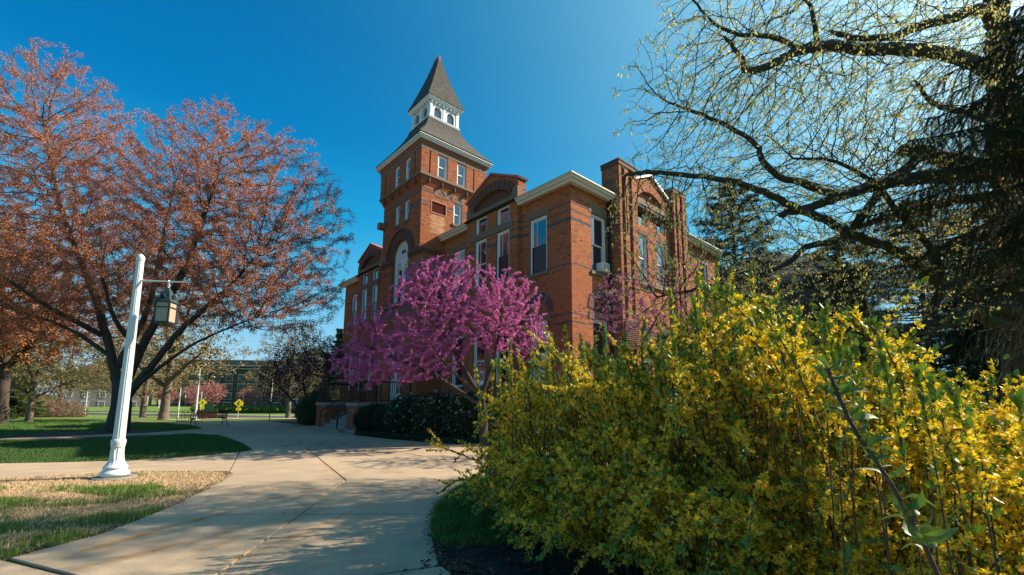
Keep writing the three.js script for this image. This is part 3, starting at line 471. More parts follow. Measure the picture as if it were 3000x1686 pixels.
  for (const s of [-1, 1]) {
    const c2 = ac + s * .44;
    part('tracery_arch', [new THREE.TorusGeometry(.31, .04, 8, 20, Math.PI).translate(c2, 9.4, -.25).applyMatrix4(TF), new THREE.TorusGeometry(.13, .03, 8, 16, Math.PI).translate(c2 - .13, 9.42, -.245).applyMatrix4(TF), new THREE.TorusGeometry(.13, .03, 8, 16, Math.PI).translate(c2 + .13, 9.42, -.245).applyMatrix4(TF)], M.white, aw);
    part('recess', (() => { const sh = new THREE.Shape(); sh.absarc(c2, 9.4, .26, 0, Math.PI, false); sh.closePath(); return shapeEx(sh, .006, -.262, TF, 16); })(), M.blind, aw);
    part('sash', [fb(TF, c2 - .38, c2 - .31, 7.28, 9.35, -.36, -.28), fb(TF, c2 + .31, c2 + .38, 7.28, 9.35, -.36, -.28), fb(TF, c2 - .31, c2 + .31, 8.28, 8.35, -.36, -.27), fb(TF, c2 - .31, c2 + .31, 9.28, 9.35, -.36, -.28), fb(TF, c2 - .31, c2 + .31, 7.28, 7.34, -.36, -.28)], M.white, aw);
    part('pane', [fb(TF, c2 - .31, c2 + .31, 8.35, 9.28, -.35, -.34)], M.glass, aw); part('pane', fb(TF, c2 - .31, c2 + .31, 7.34, 8.28, -.35, -.34), M.screen, aw);
  }
  part('colonnette', [new THREE.LatheGeometry([[.10, 7.28], [.11, 7.45], [.06, 7.55], [.055, 8.2], [.09, 8.28], [.09, 8.36], [.055, 8.44], [.05, 9.15], [.08, 9.25], [.13, 9.38], [.0, 9.4]].map(p => new THREE.Vector2(...p)), 16).translate(ac, 0, -.24).applyMatrix4(TF)], M.white, aw);
  const font = await new FontLoader().loadAsync('fonts/droid/droid_serif_bold.typeface.json');
  const txt = (s, size, d) => { const g = new TextGeometry(s, { font, size, depth: d, curveSegments: 4, bevelEnabled: false }); g.computeBoundingBox(); const b = g.boundingBox; return g.translate(-(b.min.x + b.max.x) / 2, -(b.min.y + b.max.y) / 2, 0); };
  part('date_numerals', txt('1881', .19, .03).translate(ac, 10.32, -.262).applyMatrix4(TF), M.black, aw);
  hp('window_ledge', [fb(TF, TX0 - .05, TX1 + .05, 6.96, 7.2, -.3, .12), fb(TS, -TZ1 - .12, -TZ1 + .3, 6.96, 7.2, -.02, .05)], M.stone);
  const frz = hp('inscription_frieze', fb(TF, TX0, TX1, 6.36, 6.94, -.1, .012), M.stone);
  part('inscription', txt('LIBRARY-MUSEUM', .30, .03).scale(1.12, 1, 1).translate(tcx, 6.66, .012).applyMatrix4(TF), M.stone, frz);
  hp('alarm_box', fb(TF, TX0 + .02, TX0 + .36, 12.18, 12.56, .0, .42), M.redpaint);
  // door
  const dr = hp('door_frame', [fb(TF, door[0], door[0] + .1, 1.5, 4.65, -.3, -.1), fb(TF, door[1] - .1, door[1], 1.5, 4.65, -.3, -.1), fb(TF, door[0] + .1, door[1] - .1, 4.55, 4.65, -.3, -.1), fb(TF, door[0] + .1, door[1] - .1, 3.72, 3.84, -.3, -.1), fb(TF, door[0] + .28, door[0] + .34, 1.5, 3.72, -.3, -.12)], M.white);
  const d0 = door[0] + .36, d1 = door[1] - .12;
  part('door_leaf', [fb(TF, d0, d0 + .13, 1.52, 3.7, -.26, -.2), fb(TF, d1 - .13, d1, 1.52, 3.7, -.26, -.2), fb(TF, d0 + .13, d1 - .13, 1.52, 2.0, -.26, -.2), fb(TF, d0 + .13, d1 - .13, 3.56, 3.7, -.26, -.2), ...[1, 2, 3].map(i => fb(TF, d0 + .13, d1 - .13, 2 + i * .39, 2.02 + i * .39, -.25, -.21)), fb(TF, (d0 + d1) / 2 - .01, (d0 + d1) / 2 + .01, 2, 3.56, -.25, -.21)], M.white, dr);
  part('pane', fb(TF, d0 + .13, d1 - .13, 2.0, 3.56, -.238, -.23), M.glass, dr); part('transom_pane', fb(TF, door[0] + .1, door[1] - .1, 3.84, 4.55, -.24, -.23), M.glass, dr); part('side_light', fb(TF, door[0] + .1, door[0] + .28, 1.5, 3.72, -.24, -.23), M.glass, dr);
  part('door_handle', [bar(V(d0 + .06, 2.45, -.17), V(d0 + .06, 2.62, -.17), .012).applyMatrix4(TF)], M.iron, dr);
  // corbel table
  const steps = []; for (let i = 0; i < 6; i++) { const e = .035 * i; steps.push(box(TX0 - e, TX1 + e, 13.62 + i * .085, 13.62 + (i + 1) * .085 - .006, TZ0 - e, TZ1 + e)); }
  const cb = hp('corbel_table', steps, M.brick.clone()); cb.material.color.setRGB(.36, .105, .042);
  for (const k of [0, 1]) for (let i = 0; i < 5; i++) part('bracket', k ? fb(TS, -TZ1 + .35 + i * .87, -TZ1 + .42 + i * .87, 13.80, 14.12, 0, .205) : fb(TF, TX0 + .35 + i * .93, TX0 + .42 + i * .93, 13.80, 14.12, 0, .205), M.redstone, cb);
  const E = .21; hp('stone_string', box(TX0 - E - .04, TX1 + E + .04, 14.13, 14.28, TZ0 - E - .04, TZ1 + E + .04), M.stone);
  // belfry stage of brick
  const UF = FM('F', TZ1 + E), US = FM('S', TX1 + E), Y0 = 14.28, Y1 = 16.12;
  const wf = [[-12.3, -11.68, 14.28, 15.62], [-11.02, -10.42, 14.28, 15.62]].map(w => [w[0] + .02, w[1] + .02, 14.3, 15.64]), ws = [[-.72, -.05, 14.3, 15.66], [.62, 1.28, 14.3, 15.66]];
  const sf = [[TX0 + .42, TX0 + .50, 14.3, 15.64], [TX1 - .50, TX1 - .42, 14.3, 15.64]], ss = [[-1.29, -1.21, 14.3, 15.68], [1.80, 1.88, 14.3, 15.68]];
  const uf = hp('belfry_front_wall', wallGeo(UF, [[TX0 - E, Y0], [TX1 + E - .012, Y0], [TX1 + E - .012, Y1], [TX0 - E, Y1]], [...wf, ...sf].map(w => rectP(...w)), .4), M.mortar);
  layBricks(uf, UF, TX0 - E, TX1 + E, Y0, 15.7, rb([...wf, ...sf]), towerCol);
  const us = hp('belfry_side_wall', wallGeo(US, [[-TZ1 - E + .42, Y0], [-TZ0 + E, Y0], [-TZ0 + E, Y1], [-TZ1 - E + .42, Y1]], [...ws, ...ss].map(w => rectP(...w)), .4), M.mortar);
  layBricks(us, US, -TZ1 - E + .012, -TZ0 + E, Y0, 15.7, rb([...ws, ...ss]), towerCol);
  hp('belfry_corner', fb(US, -TZ1 - E + .008, -TZ1 - E + .42, Y0, Y1, -.3, -.006), M.mortar);
  hp('belfry_core', [box(TX0 - E, TX0 + .1, Y0, Y1, TZ0 - E, TZ1 - .2), box(TX0 + .1, TX1 - .2, Y0, Y1, TZ0 - E, TZ0 + .1), fb(UF, TX0, TX1, 14.3, 15.68, -.42, -.41), fb(US, -1.5, 2.2, 14.3, 15.68, -.42, -.41)], M.redstone);
  wf.forEach(w => sash(UF, w[0], w[1], w[2], w[3], { sill: false })); ws.forEach(w => sash(US, w[0], w[1], w[2], w[3], { sill: false }));
  hp('stone_frieze', [fb(UF, TX0 - E - .01, TX1 + E + .01, 15.70, 15.98, -.2, .015), fb(US, -TZ1 - E, -TZ0 + E, 15.70, 15.98, -.2, .012)], M.stone);
  for (const [m, a] of [[UF, [TX0 + .1, tcx - .15, tcx + .35, TX1 - .1]], [US, [-1.5, -.9, .35, 1.1, 2.3]]]) for (const s of a) hp('drain_hole', new THREE.CylinderGeometry(.05, .05, .02, 12).rotateX(Math.PI / 2).translate(s, 15.84, .016).applyMatrix4(m), M.black);
  const t2 = hp('brick_frieze', box(TX0 - E - .05, TX1 + E + .05, 15.98, 16.13, TZ0 - E - .05, TZ1 + E + .05), M.brick.clone()); t2.material.color.setRGB(.36, .105, .042);
  // white cornice, mitred round all four sides
  const cm = (hx, hz, y, k, pr) => [sweep(FM('F', tcz + hz).multiply(new THREE.Matrix4().makeTranslation(tcx, 0, 0)), -hx, hx, y, k, pr, 1, 1), sweep(FM('S', tcx + hx).multiply(new THREE.Matrix4().makeTranslation(-tcz, 0, 0)), -hz, hz, y, k, pr, 1, 1), sweep(new THREE.Matrix4().makeRotationY(Math.PI).setPosition(tcx, 0, tcz - hz), -hx, hx, y, k, pr, 1, 1), sweep(new THREE.Matrix4().makeRotationY(-Math.PI / 2).setPosition(tcx - hx, 0, tcz), -hz, hz, y, k, pr, 1, 1)];
  hp('tower_cornice', cm(thx + E + .05, thz + E + .05, 16.17, .66, .5), M.trim);
  // shingled roofs: bell-cast mansard, then spire, as courses of separate shingles
  function shingles(name, prof, cx, cz) { // prof: [y, hx, hz]
    const body = [], ms = [], cs = [], r = rng(333);
    for (let i = 0; i < prof.length - 1; i++) {
      const [ya, ax, az] = prof[i], [yb, bx, bz] = prof[i + 1], P = [];
      const q = (x, y, z) => [cx + x, y, cz + z], tri = (...v) => v.forEach(w => P.push(...w));
      const A = [q(-ax, ya, az), q(ax, ya, az), q(ax, ya, -az), q(-ax, ya, -az)], B = [q(-bx, yb, bz), q(bx, yb, bz), q(bx, yb, -bz), q(-bx, yb, -bz)];
      for (let k = 0; k < 4; k++) { const n = (k + 1) % 4; tri(A[k], A[n], B[n]); tri(A[k], B[n], B[k]); }
      const g = new THREE.BufferGeometry(); g.setAttribute('position', new THREE.Float32BufferAttribute(P, 3)); g.setAttribute('uv', new THREE.Float32BufferAttribute(new Float32Array(P.length / 3 * 2), 2)); g.computeVertexNormals(); body.push(g);
    }
    const at = y => { for (let i = 0; i < prof.length - 1; i++) if (y <= prof[i + 1][0]) { const t = (y - prof[i][0]) / (prof[i + 1][0] - prof[i][0]); return [lerp(prof[i][1], prof[i + 1][1], t), lerp(prof[i][2], prof[i + 1][2], t)]; } return [prof.at(-1)[1], prof.at(-1)[2]]; };
    const top = prof.at(-1)[0], ex = .115;
    for (let y = prof[0][0], k = 0; y < top - .05; y += ex, k++) {
      const [x0, z0] = at(y), [x1, z1] = at(Math.min(top, y + ex));
      for (const [face, w, d0, d1] of [['F', x0, z0, z1], ['S', z0, x0, x1]]) {
        const til = Math.atan2(d0 - d1, ex), L = ex / Math.cos(til) * 1.12, off = (k % 2) * .1;
        for (let s = -w - off; s < w - .03; s += .2) { const a = Math.max(-w, s), b = Math.min(w, s + .195); if (b - a < .04) continue; const m4 = new THREE.Matrix4().compose(V((a + b) / 2, y + ex / 2, (d0 + d1) / 2 + .012), QE(-til + .05, 0, 0), V(b - a, L, .012)); m4.premultiply(face === 'F' ? new THREE.Matrix4().makeTranslation(cx, 0, cz) : new THREE.Matrix4().makeRotationY(Math.PI / 2).setPosition(cx, 0, cz)); ms.push(m4); cs.push(jit([.056, .050, .045], r, .12, .3)); }
      }
    }
    const b = hp(name, body, M.darkroof); inst('shingles', unitBrick, M.slate, ms, b, cs); return b;
  }
  const bh = 1.04, bx = -11.62, bz = -.5;
  const man = []; for (let i = 0; i <= 8; i++) { const t = i / 8, k = Math.pow(1 - t, 1.35); man.push([lerp(16.45, 18.72, t), lerp(bh + .10, thx + E + .28, k), lerp(bh + .10, thz + E + .28, k)]); }
  shingles('mansard_roof', man, tcx, tcz);
  const ridge = .28, sp = []; for (let i = 0; i <= 10; i++) { const t = i / 10, k = lerp(1 - t, Math.pow(1 - t, 1.5), .35); sp.push([lerp(20.12, 23.85, t), lerp(ridge, bh + .26, k), lerp(.015, bh + .26, k)]); }
  shingles('spire_roof', sp, bx, bz);
  hp('ridge_cap', [box(bx - ridge - .03, bx + ridge + .03, 23.74, 23.92, bz - .05, bz + .05), ...[-1, 1].map(s => new THREE.BoxGeometry(ridge * 2 + .1, .34, .02).rotateX(-s * .19).translate(bx, 23.7, bz + s * .065)), ...[-1, 1].map(s => new THREE.BoxGeometry(.02, .34, .13).rotateZ(s * .19).translate(bx + s * (ridge + .04), 23.7, bz))], M.copper);
  // white lantern stage
  const lan = hp('lantern_stage', box(bx - bh + .12, bx + bh - .12, 18.7, 20.1, bz - bh + .12, bz + bh - .12), M.black);
  for (const k of [0, 1, 2, 3]) {
    const m = new THREE.Matrix4().makeRotationY(k * Math.PI / 2).setPosition(bx, 0, bz).multiply(new THREE.Matrix4().makeTranslation(0, 0, bh));
    const s = new THREE.Shape(poly([[-bh, 18.72], [bh, 18.72], [bh, 20.0], [-bh, 20.0]])); for (const c of [-.47, .47]) s.holes.push(archP(c - .27, c + .27, 18.98, 19.38));
    part('panel', shapeEx(s, .1, -.12, m, 16), M.white, lan);
    for (const c of [-.47, .47]) { part('arched_frame', (() => { const q = new THREE.Shape(); q.absarc(c, 19.38, .36, 0, Math.PI, false); q.absarc(c, 19.38, .27, Math.PI, 0, true); q.closePath(); return [shapeEx(q, .05, -.03, m, 16), fb(m, c - .36, c - .27, 18.95, 19.38, -.02, .02), fb(m, c + .27, c + .36, 18.95, 19.38, -.02, .02)]; })(), M.white, lan); part('pane', (() => { const q = new THREE.Shape(); q.curves = archP(c - .27, c + .27, 18.98, 19.38).curves; return shapeEx(q, .01, -.11, m, 16); })(), M.glass, lan); }
    part('pilaster', [fb(m, -bh - (k % 2 ? 0 : .02), -bh + .16, 18.9, 19.86, -.02, .05), fb(m, bh - .16, bh + (k % 2 ? 0 : .02), 18.9, 19.86, -.02, .05), fb(m, -.09, .09, 18.9, 19.86, -.02, .045)], M.white, lan);
    part('ledge', [sweep(m, -bh, bh, 18.72, .5, .22, 1, 1)], M.white, lan); part('eave', [sweep(m, -bh, bh, 19.94, .5, .5, 1, 1)], M.white, lan);
    part('dentils', Array.from({ length: 8 }, (_, i) => fb(m, -bh + .05 + i * .27, -bh + .15 + i * .27, 19.8, 19.93, .0, .12)), M.white, lan);
  }
}
// --- entrance stairs and railings
{
  const st = thing('entrance_stairs', 'concrete entrance steps between two brick piers with stone caps', 'stairs', [2.41, 0, -17.7], -47.84 * D2R);
  const H = 1.5;
  for (let i = 0; i < 8; i++) part(i ? 'step_' + String(i).padStart(3, '0') : 'step', box(i ? -13.86 : -15.2, i ? -11.06 : -10.9, i * .1875 - (i ? .18 : 0), (i + 1) * .1875, 1.7, i ? 4.85 - (i) * .3 : 4.95), M.concrete, st);
  part('landing', box(-15.3, -9.75, 1.38, H, 1.62, 2.7), M.concrete, st);
  for (const [a, b] of [[-15.4, -13.9], [-11.0, -9.7]]) {
    const p = part('pier', box(a + .008, b - .008, 0, 1.34, 1.62, 4.49), M.mortar, st);
    layBricks(p, FM('F', 4.5), a, b, 0, 1.33, () => [], (s, y, r) => jit([.27, .075, .04], r, .12, .22)); layBricks(p, FM('S', b), -4.5, -1.62, 0, 1.33, () => [], (s, y, r) => jit([.27, .075, .04], r, .12, .22));
    part('cap', box(a - .05, b + .05, 1.34, 1.51, 1.62, 4.56), M.concrete, st); part('footing', box(a - .06, b + .06, 0, .2, 1.62, 4.6), M.concrete, st);
  }
  const e = new THREE.Shape(); e.moveTo(-.13, .06); e.lineTo(-.06, -.05); e.lineTo(-.02, .0); e.lineTo(.02, -.0); e.lineTo(.06, -.05); e.lineTo(.13, .06); e.lineTo(.05, 0.0); e.lineTo(.02, .05); e.lineTo(-.02, .03); e.lineTo(-.05, .0); e.closePath();
  part('painted_mark', new THREE.ExtrudeGeometry(e, { depth: .003, bevelEnabled: false }).scale(1.6, 1.2, 1).translate(-10.35, 1.12, 4.503), M.blind, st);
  const rail = (label, pts) => {
    const r = thing('railing', label, 'railing', [2.41, 0, -17.7], -47.84 * D2R, 'black railings of the entrance'); let nb = 0;
    for (let i = 0; i < pts.length - 1; i++) {
      const a = pts[i], b = pts[i + 1], L = a.distanceTo(b), n = Math.round(L / .115);
      part('top_rail', bar(a.clone().setY(2.57), b.clone().setY(2.57), .028, 8), M.iron, r); part('bottom_rail', bar(a.clone().setY(1.62), b.clone().setY(1.62), .018, 6), M.iron, r);
      for (let k = 1; k < n; k++) { const p = a.clone().lerp(b, k / n); part(nb ? 'baluster_' + String(nb).padStart(3, '0') : 'baluster', box(p.x - .009, p.x + .009, 1.62, 2.56, p.z - .009, p.z + .009), M.iron, r); nb++; }
    }
    pts.forEach(p => part('post', box(p.x - .03, p.x + .03, 1.5, 2.6, p.z - .03, p.z + .03), M.iron, r));
  };
  rail('black baluster railing along the pier beside the white door', [V(-9.78, 0, 1.66), V(-9.78, 0, 4.4), V(-10.9, 0, 4.4), V(-10.9, 0, 3.0)]);
  rail('black baluster railing on the far pier, beside the dark shrub', [V(-15.3, 0, 1.7), V(-15.3, 0, 4.4), V(-14.0, 0, 4.4), V(-14.0, 0, 3.0)]);
  for (const [x, lab] of [[-13.55, 'black handrail on the far side of the entrance steps'], [-12.0, 'black handrail in the middle of the entrance steps'], [-11.2, 'black handrail beside the painted brick pier']]) {
    const h = thing('handrail', lab, 'handrail', [2.41, 0, -17.7], -47.84 * D2R);
    const lo = x === -12 ? 4.55 : 4.9;
    part('rail', [bar(V(x, 1.05, lo), V(x, 2.5, 2.6), .022, 8), bar(V(x, .68, lo), V(x, 2.1, 2.6), .018, 8)], M.iron, h); part('post', bar(V(x, .18, lo), V(x, 1.07, lo), .026, 8), M.iron, h); part('post', bar(V(x, 1.45, 2.6), V(x, 2.5, 2.6), .026, 8), M.iron, h);
  }
}
// ---------- trees: space colonisation from hand-laid limbs ----------
function colonize(o) {
  const { pts, di, dk, step, rnd, trop = V(0, .12, 0), maxNodes = 30000, jitter = .12 } = o;
  const X = [], Y = [], Z = [], par = [], kids = [], minR = [];
  const cell = di, grid = new Map(), key = (a, b, c) => (a + 512) * 1048576 + (b + 512) * 1024 + (c + 512);
  pts.forEach((p, i) => { const k = key(Math.floor(p.x / cell), Math.floor(p.y / cell), Math.floor(p.z / cell)); let g = grid.get(k); if (!g) grid.set(k, g = []); g.push(i); });
  const near = new Int32Array(pts.length).fill(-1), nd = new Float32Array(pts.length).fill(di * di), dead = new Uint8Array(pts.length);
  const add = (x, y, z, p, r = 0) => {
    const id = X.length; X.push(x); Y.push(y); Z.push(z); par.push(p); kids.push([]); minR.push(r); if (p >= 0) kids[p].push(id);
    const a = Math.floor(x / cell), b = Math.floor(y / cell), c = Math.floor(z / cell);
    for (let i = -1; i < 2; i++) for (let j = -1; j < 2; j++) for (let k = -1; k < 2; k++) { const g = grid.get(key(a + i, b + j, c + k)); if (g) for (const t of g) if (!dead[t]) { const q = pts[t], d = (q.x - x) ** 2 + (q.y - y) ** 2 + (q.z - z) ** 2; if (d < nd[t]) { nd[t] = d; near[t] = id; } } }
    return id;
  };
  for (const L of o.limbs) { // {pts:[V], r0, r1, from: index of limb, attach automatically}
    const curve = new THREE.CatmullRomCurve3(L.pts), n = Math.max(2, Math.round(curve.getLength() / step)); let p = -1;
    if (X.length) { let b = 1e9; const s = L.pts[0]; for (let i = 0; i < X.length; i++) { const d = (X[i] - s.x) ** 2 + (Y[i] - s.y) ** 2 + (Z[i] - s.z) ** 2; if (d < b) { b = d; p = i; } } }
    for (let i = p >= 0 ? 1 : 0; i <= n; i++) { const q = curve.getPoint(i / n); const w = L.r0 * .22; p = add(q.x + (rnd() - .5) * w, q.y + (rnd() - .5) * w, q.z + (rnd() - .5) * w, p, lerp(L.r0, L.r1, i / n)); }
  }
  const base = X.length;
  for (let it = 0; it < 300 && X.length < maxNodes; it++) {
    const acc = new Map();
    for (let t = 0; t < pts.length; t++) { if (dead[t] || near[t] < 0) continue; if (nd[t] < dk * dk) { dead[t] = 1; continue; } const n = near[t]; let a = acc.get(n); if (!a) acc.set(n, a = [0, 0, 0]); const d = Math.sqrt(nd[t]); a[0] += (pts[t].x - X[n]) / d; a[1] += (pts[t].y - Y[n]) / d; a[2] += (pts[t].z - Z[n]) / d; }
    let grew = 0;
    for (const [n, a] of acc) {
      const l = Math.hypot(...a) || 1; let dx = a[0] / l + trop.x + (rnd() - .5) * jitter * 2, dy = a[1] / l + trop.y + (rnd() - .5) * jitter * 2, dz = a[2] / l + trop.z + (rnd() - .5) * jitter * 2; const m = Math.hypot(dx, dy, dz); dx *= step / m; dy *= step / m; dz *= step / m;
      const x = X[n] + dx, y = Y[n] + dy, z = Z[n] + dz;
      if (kids[n].length > 3 || kids[n].some(k => (X[k] - x) ** 2 + (Y[k] - y) ** 2 + (Z[k] - z) ** 2 < step * step * .12)) { for (let t = 0; t < 1; t++); continue; }
      add(x, y, z, n); grew++;
    }
    if (!grew) break;
  }
  const N = X.length, rad = new Float32Array(N), e = o.exp ?? 2.4, tip = o.tip ?? .006;
  for (let i = N - 1; i >= 0; i--) { let r = kids[i].length ? Math.pow(rad[i], 1 / e) : tip; r = Math.max(r, minR[i]); rad[i] = r; if (par[i] >= 0) rad[par[i]] += Math.pow(r, e) * (minR[par[i]] ? 0 : 1) || 0; }
  return { X, Y, Z, par, kids, rad, N, base };
}
// split into trunk+limbs and fine twigs
function treeParts(T, root, mat, rSplit, twigMat) {
  const sub = keep => { const t = { ...T, kids: T.kids.map(() => []), N: T.N }; const roots = []; for (let i = 0; i < T.N; i++) { if (!keep(i)) continue; const p = T.par[i]; if (p >= 0 && keep(p)) t.kids[p].push(i); else roots.push(i); } return [t, roots]; };
  const [a, ra] = sub(i => T.rad[i] >= rSplit), [b, rb_] = sub(i => T.rad[i] < rSplit);
  const g1 = multi(a, ra), g2 = multi(b, rb_);
  if (g1) part('trunk', g1, mat, root); if (g2) part('branches', g2, twigMat || mat, root).userData.kind = 'stuff';
}
function multi(t, roots) { return roots.length ? branchGeoMulti(t, roots) : null; }
function branchGeoMulti(T, roots) {
  const { kids, par } = T, X = T.X, Y = T.Y, Z = T.Z, rad = T.rad;
  const pos = [], nor = [], uv = [], idx = [], D = V(0, 0, 0), A = V(0, 0, 0), B = V(0, 0, 0), starts = roots.slice();
  while (starts.length) {
    const s0 = starts.pop(), c = []; let i = s0; if (par[i] >= 0) c.push(par[i]);
    while (i >= 0) { c.push(i); let b = -1, br = -1; for (const k of kids[i]) if (rad[k] > br) { br = rad[k]; b = k; } for (const k of kids[i]) if (k !== b) starts.push(k); i = b; }
    if (c.length < 2) continue;
    const r1 = rad[c[1]], k = r1 > .12 ? 12 : r1 > .05 ? 7 : r1 > .018 ? 5 : 3; let len = 0; A.set(1, 0, 0);
    c.forEach((n, i) => {
      const a = c[Math.max(0, i - 1)], b = c[Math.min(c.length - 1, i + 1)]; D.set(X[b] - X[a], Y[b] - Y[a], Z[b] - Z[a]).normalize();
      A.addScaledVector(D, -A.dot(D)); if (A.lengthSq() < 1e-4) A.set(D.z, D.x, D.y).cross(D); A.normalize(); B.crossVectors(D, A);
      let r = i === 0 && par[c[1]] === n ? Math.min(rad[n], rad[c[1]] * 1.15) : rad[n]; if (i === c.length - 1 && !kids[n].length) r *= .5;
      if (i) len += Math.hypot(X[n] - X[a], Y[n] - Y[a], Z[n] - Z[a]);
      for (let s = 0; s <= k; s++) { const t = s / k * 6.28319, cx = Math.cos(t), sx = Math.sin(t), nx = A.x * cx + B.x * sx, ny = A.y * cx + B.y * sx, nz = A.z * cx + B.z * sx, w = r > .1 ? r * (1 + .07 * Math.sin(3 * t + len * 2.1) + .05 * Math.sin(5 * t - len)) : r; pos.push(X[n] + nx * w, Y[n] + ny * w, Z[n] + nz * w); nor.push(nx, ny, nz); uv.push(s / k * Math.max(1, Math.round(r * 8)), len); }
      if (i) { const q = pos.length / 3 - (k + 1) * 2; for (let s = 0; s < k; s++) idx.push(q + s, q + s + 1, q + s + k + 1, q + s + 1, q + s + k + 2, q + s + k + 1); }
    });
  }
  const g = new THREE.BufferGeometry(); g.setAttribute('position', new THREE.Float32BufferAttribute(pos, 3)); g.setAttribute('normal', new THREE.Float32BufferAttribute(nor, 3)); g.setAttribute('uv', new THREE.Float32BufferAttribute(uv, 2)); g.setIndex(idx); return g;
}
function ellPts(list, n, r, shell = .45) { // points in a union of ellipsoids, biased outwards
  const out = [], vol = list.map(e => e[3] * e[4] * e[5] * (e[6] ?? 1)), tot = vol.reduce((a, b) => a + b);
  while (out.length < n) { let t = r() * tot, k = 0; while (t > vol[k] && k < list.length - 1) t -= vol[k++]; const e = list[k]; const u = r() * 2 - 1, a = r() * 6.283, q = Math.sqrt(1 - u * u), d = Math.pow(r(), shell); out.push(V(e[0] + e[3] * d * q * Math.cos(a), e[1] + e[4] * d * u, e[2] + e[5] * d * q * Math.sin(a))); }
  return out;
}
// small foliage shapes -------------------------------------------------
function leafShape(L, W, fold = .15, bend = .15) { // pointed leaf along +Y
  const p = [0, 0, 0, -W * .8, L * .3, fold * W, W * .8, L * .3, fold * W, -W, L * .55, fold * W + bend * L * .3, W, L * .55, fold * W + bend * L * .3, 0, L * .45, bend * L * .15, 0, L, bend * L];
  const g = new THREE.BufferGeometry(); g.setAttribute('position', new THREE.Float32BufferAttribute(p, 3)); g.setIndex([0, 5, 1, 0, 2, 5, 1, 5, 3, 2, 4, 5, 3, 5, 6, 5, 4, 6]); g.computeVertexNormals(); return g;
}
function cluster(n, spread, L, W, seed, dir) { // several little leaves round a point
  const r = rng(seed), gs = []; for (let i = 0; i < n; i++) { const g = leafShape(L * (.6 + .7 * r()), W * (.7 + .6 * r()), .2, .3); if (dir === 'down') g.rotateX(Math.PI - (r() - .5) * 1.1).rotateY(r() * 6.28); else if (dir === 'up') g.rotateX((.3 + r() * .9)).rotateY(r() * 6.28); else g.rotateX(r() * 3.1).rotateY(r() * 6.28); g.translate((r() - .5) * spread, (r() - .5) * spread, (r() - .5) * spread); gs.push(g); } return merge(gs);
}
function sprinkle(T, root, name, geos, mat, r, n, colFn, o = {}) { // clusters on the fine twigs
  const tips = []; for (let i = T.base; i < T.N; i++) if (T.rad[i] <= (o.rMax ?? .03)) tips.push(i); if (!tips.length) return;
  const lists = geos.map(() => [[], []]), q = new THREE.Quaternion(), d = V(0, 0, 0);
  for (let i = 0; i < n; i++) {
    const k = tips[Math.floor(r() * tips.length)], p = T.par[k] >= 0 ? T.par[k] : k, t = r() * 1.25, s = o.off ?? .05;
    const P = V(lerp(T.X[p], T.X[k], t) + (r() - .5) * s, lerp(T.Y[p], T.Y[k], t) + (r() - .5) * s, lerp(T.Z[p], T.Z[k], t) + (r() - .5) * s); if (o.skip && o.skip(P, r)) continue;
    d.set(T.X[k] - T.X[p], T.Y[k] - T.Y[p], T.Z[k] - T.Z[p]); if (o.align && d.lengthSq() > 0) q.setFromUnitVectors(_up, d.normalize()).multiply(QE(0, r() * 6.28, 0)); else q.copy(QE((r() - .5) * (o.tilt ?? 1), r() * 6.28, (r() - .5) * (o.tilt ?? 1)));
    const g = Math.floor(r() * geos.length); lists[g][0].push(MX(P, q.clone(), (o.size ?? 1) * (.65 + .7 * r()))); lists[g][1].push(colFn(P, r));
  }
  lists.forEach((l, i) => l[0].length && inst(geos.length > 1 && i ? name + '_' + String(i).padStart(3, '0') : name, geos[i], mat, l[0], root, l[1]));
}
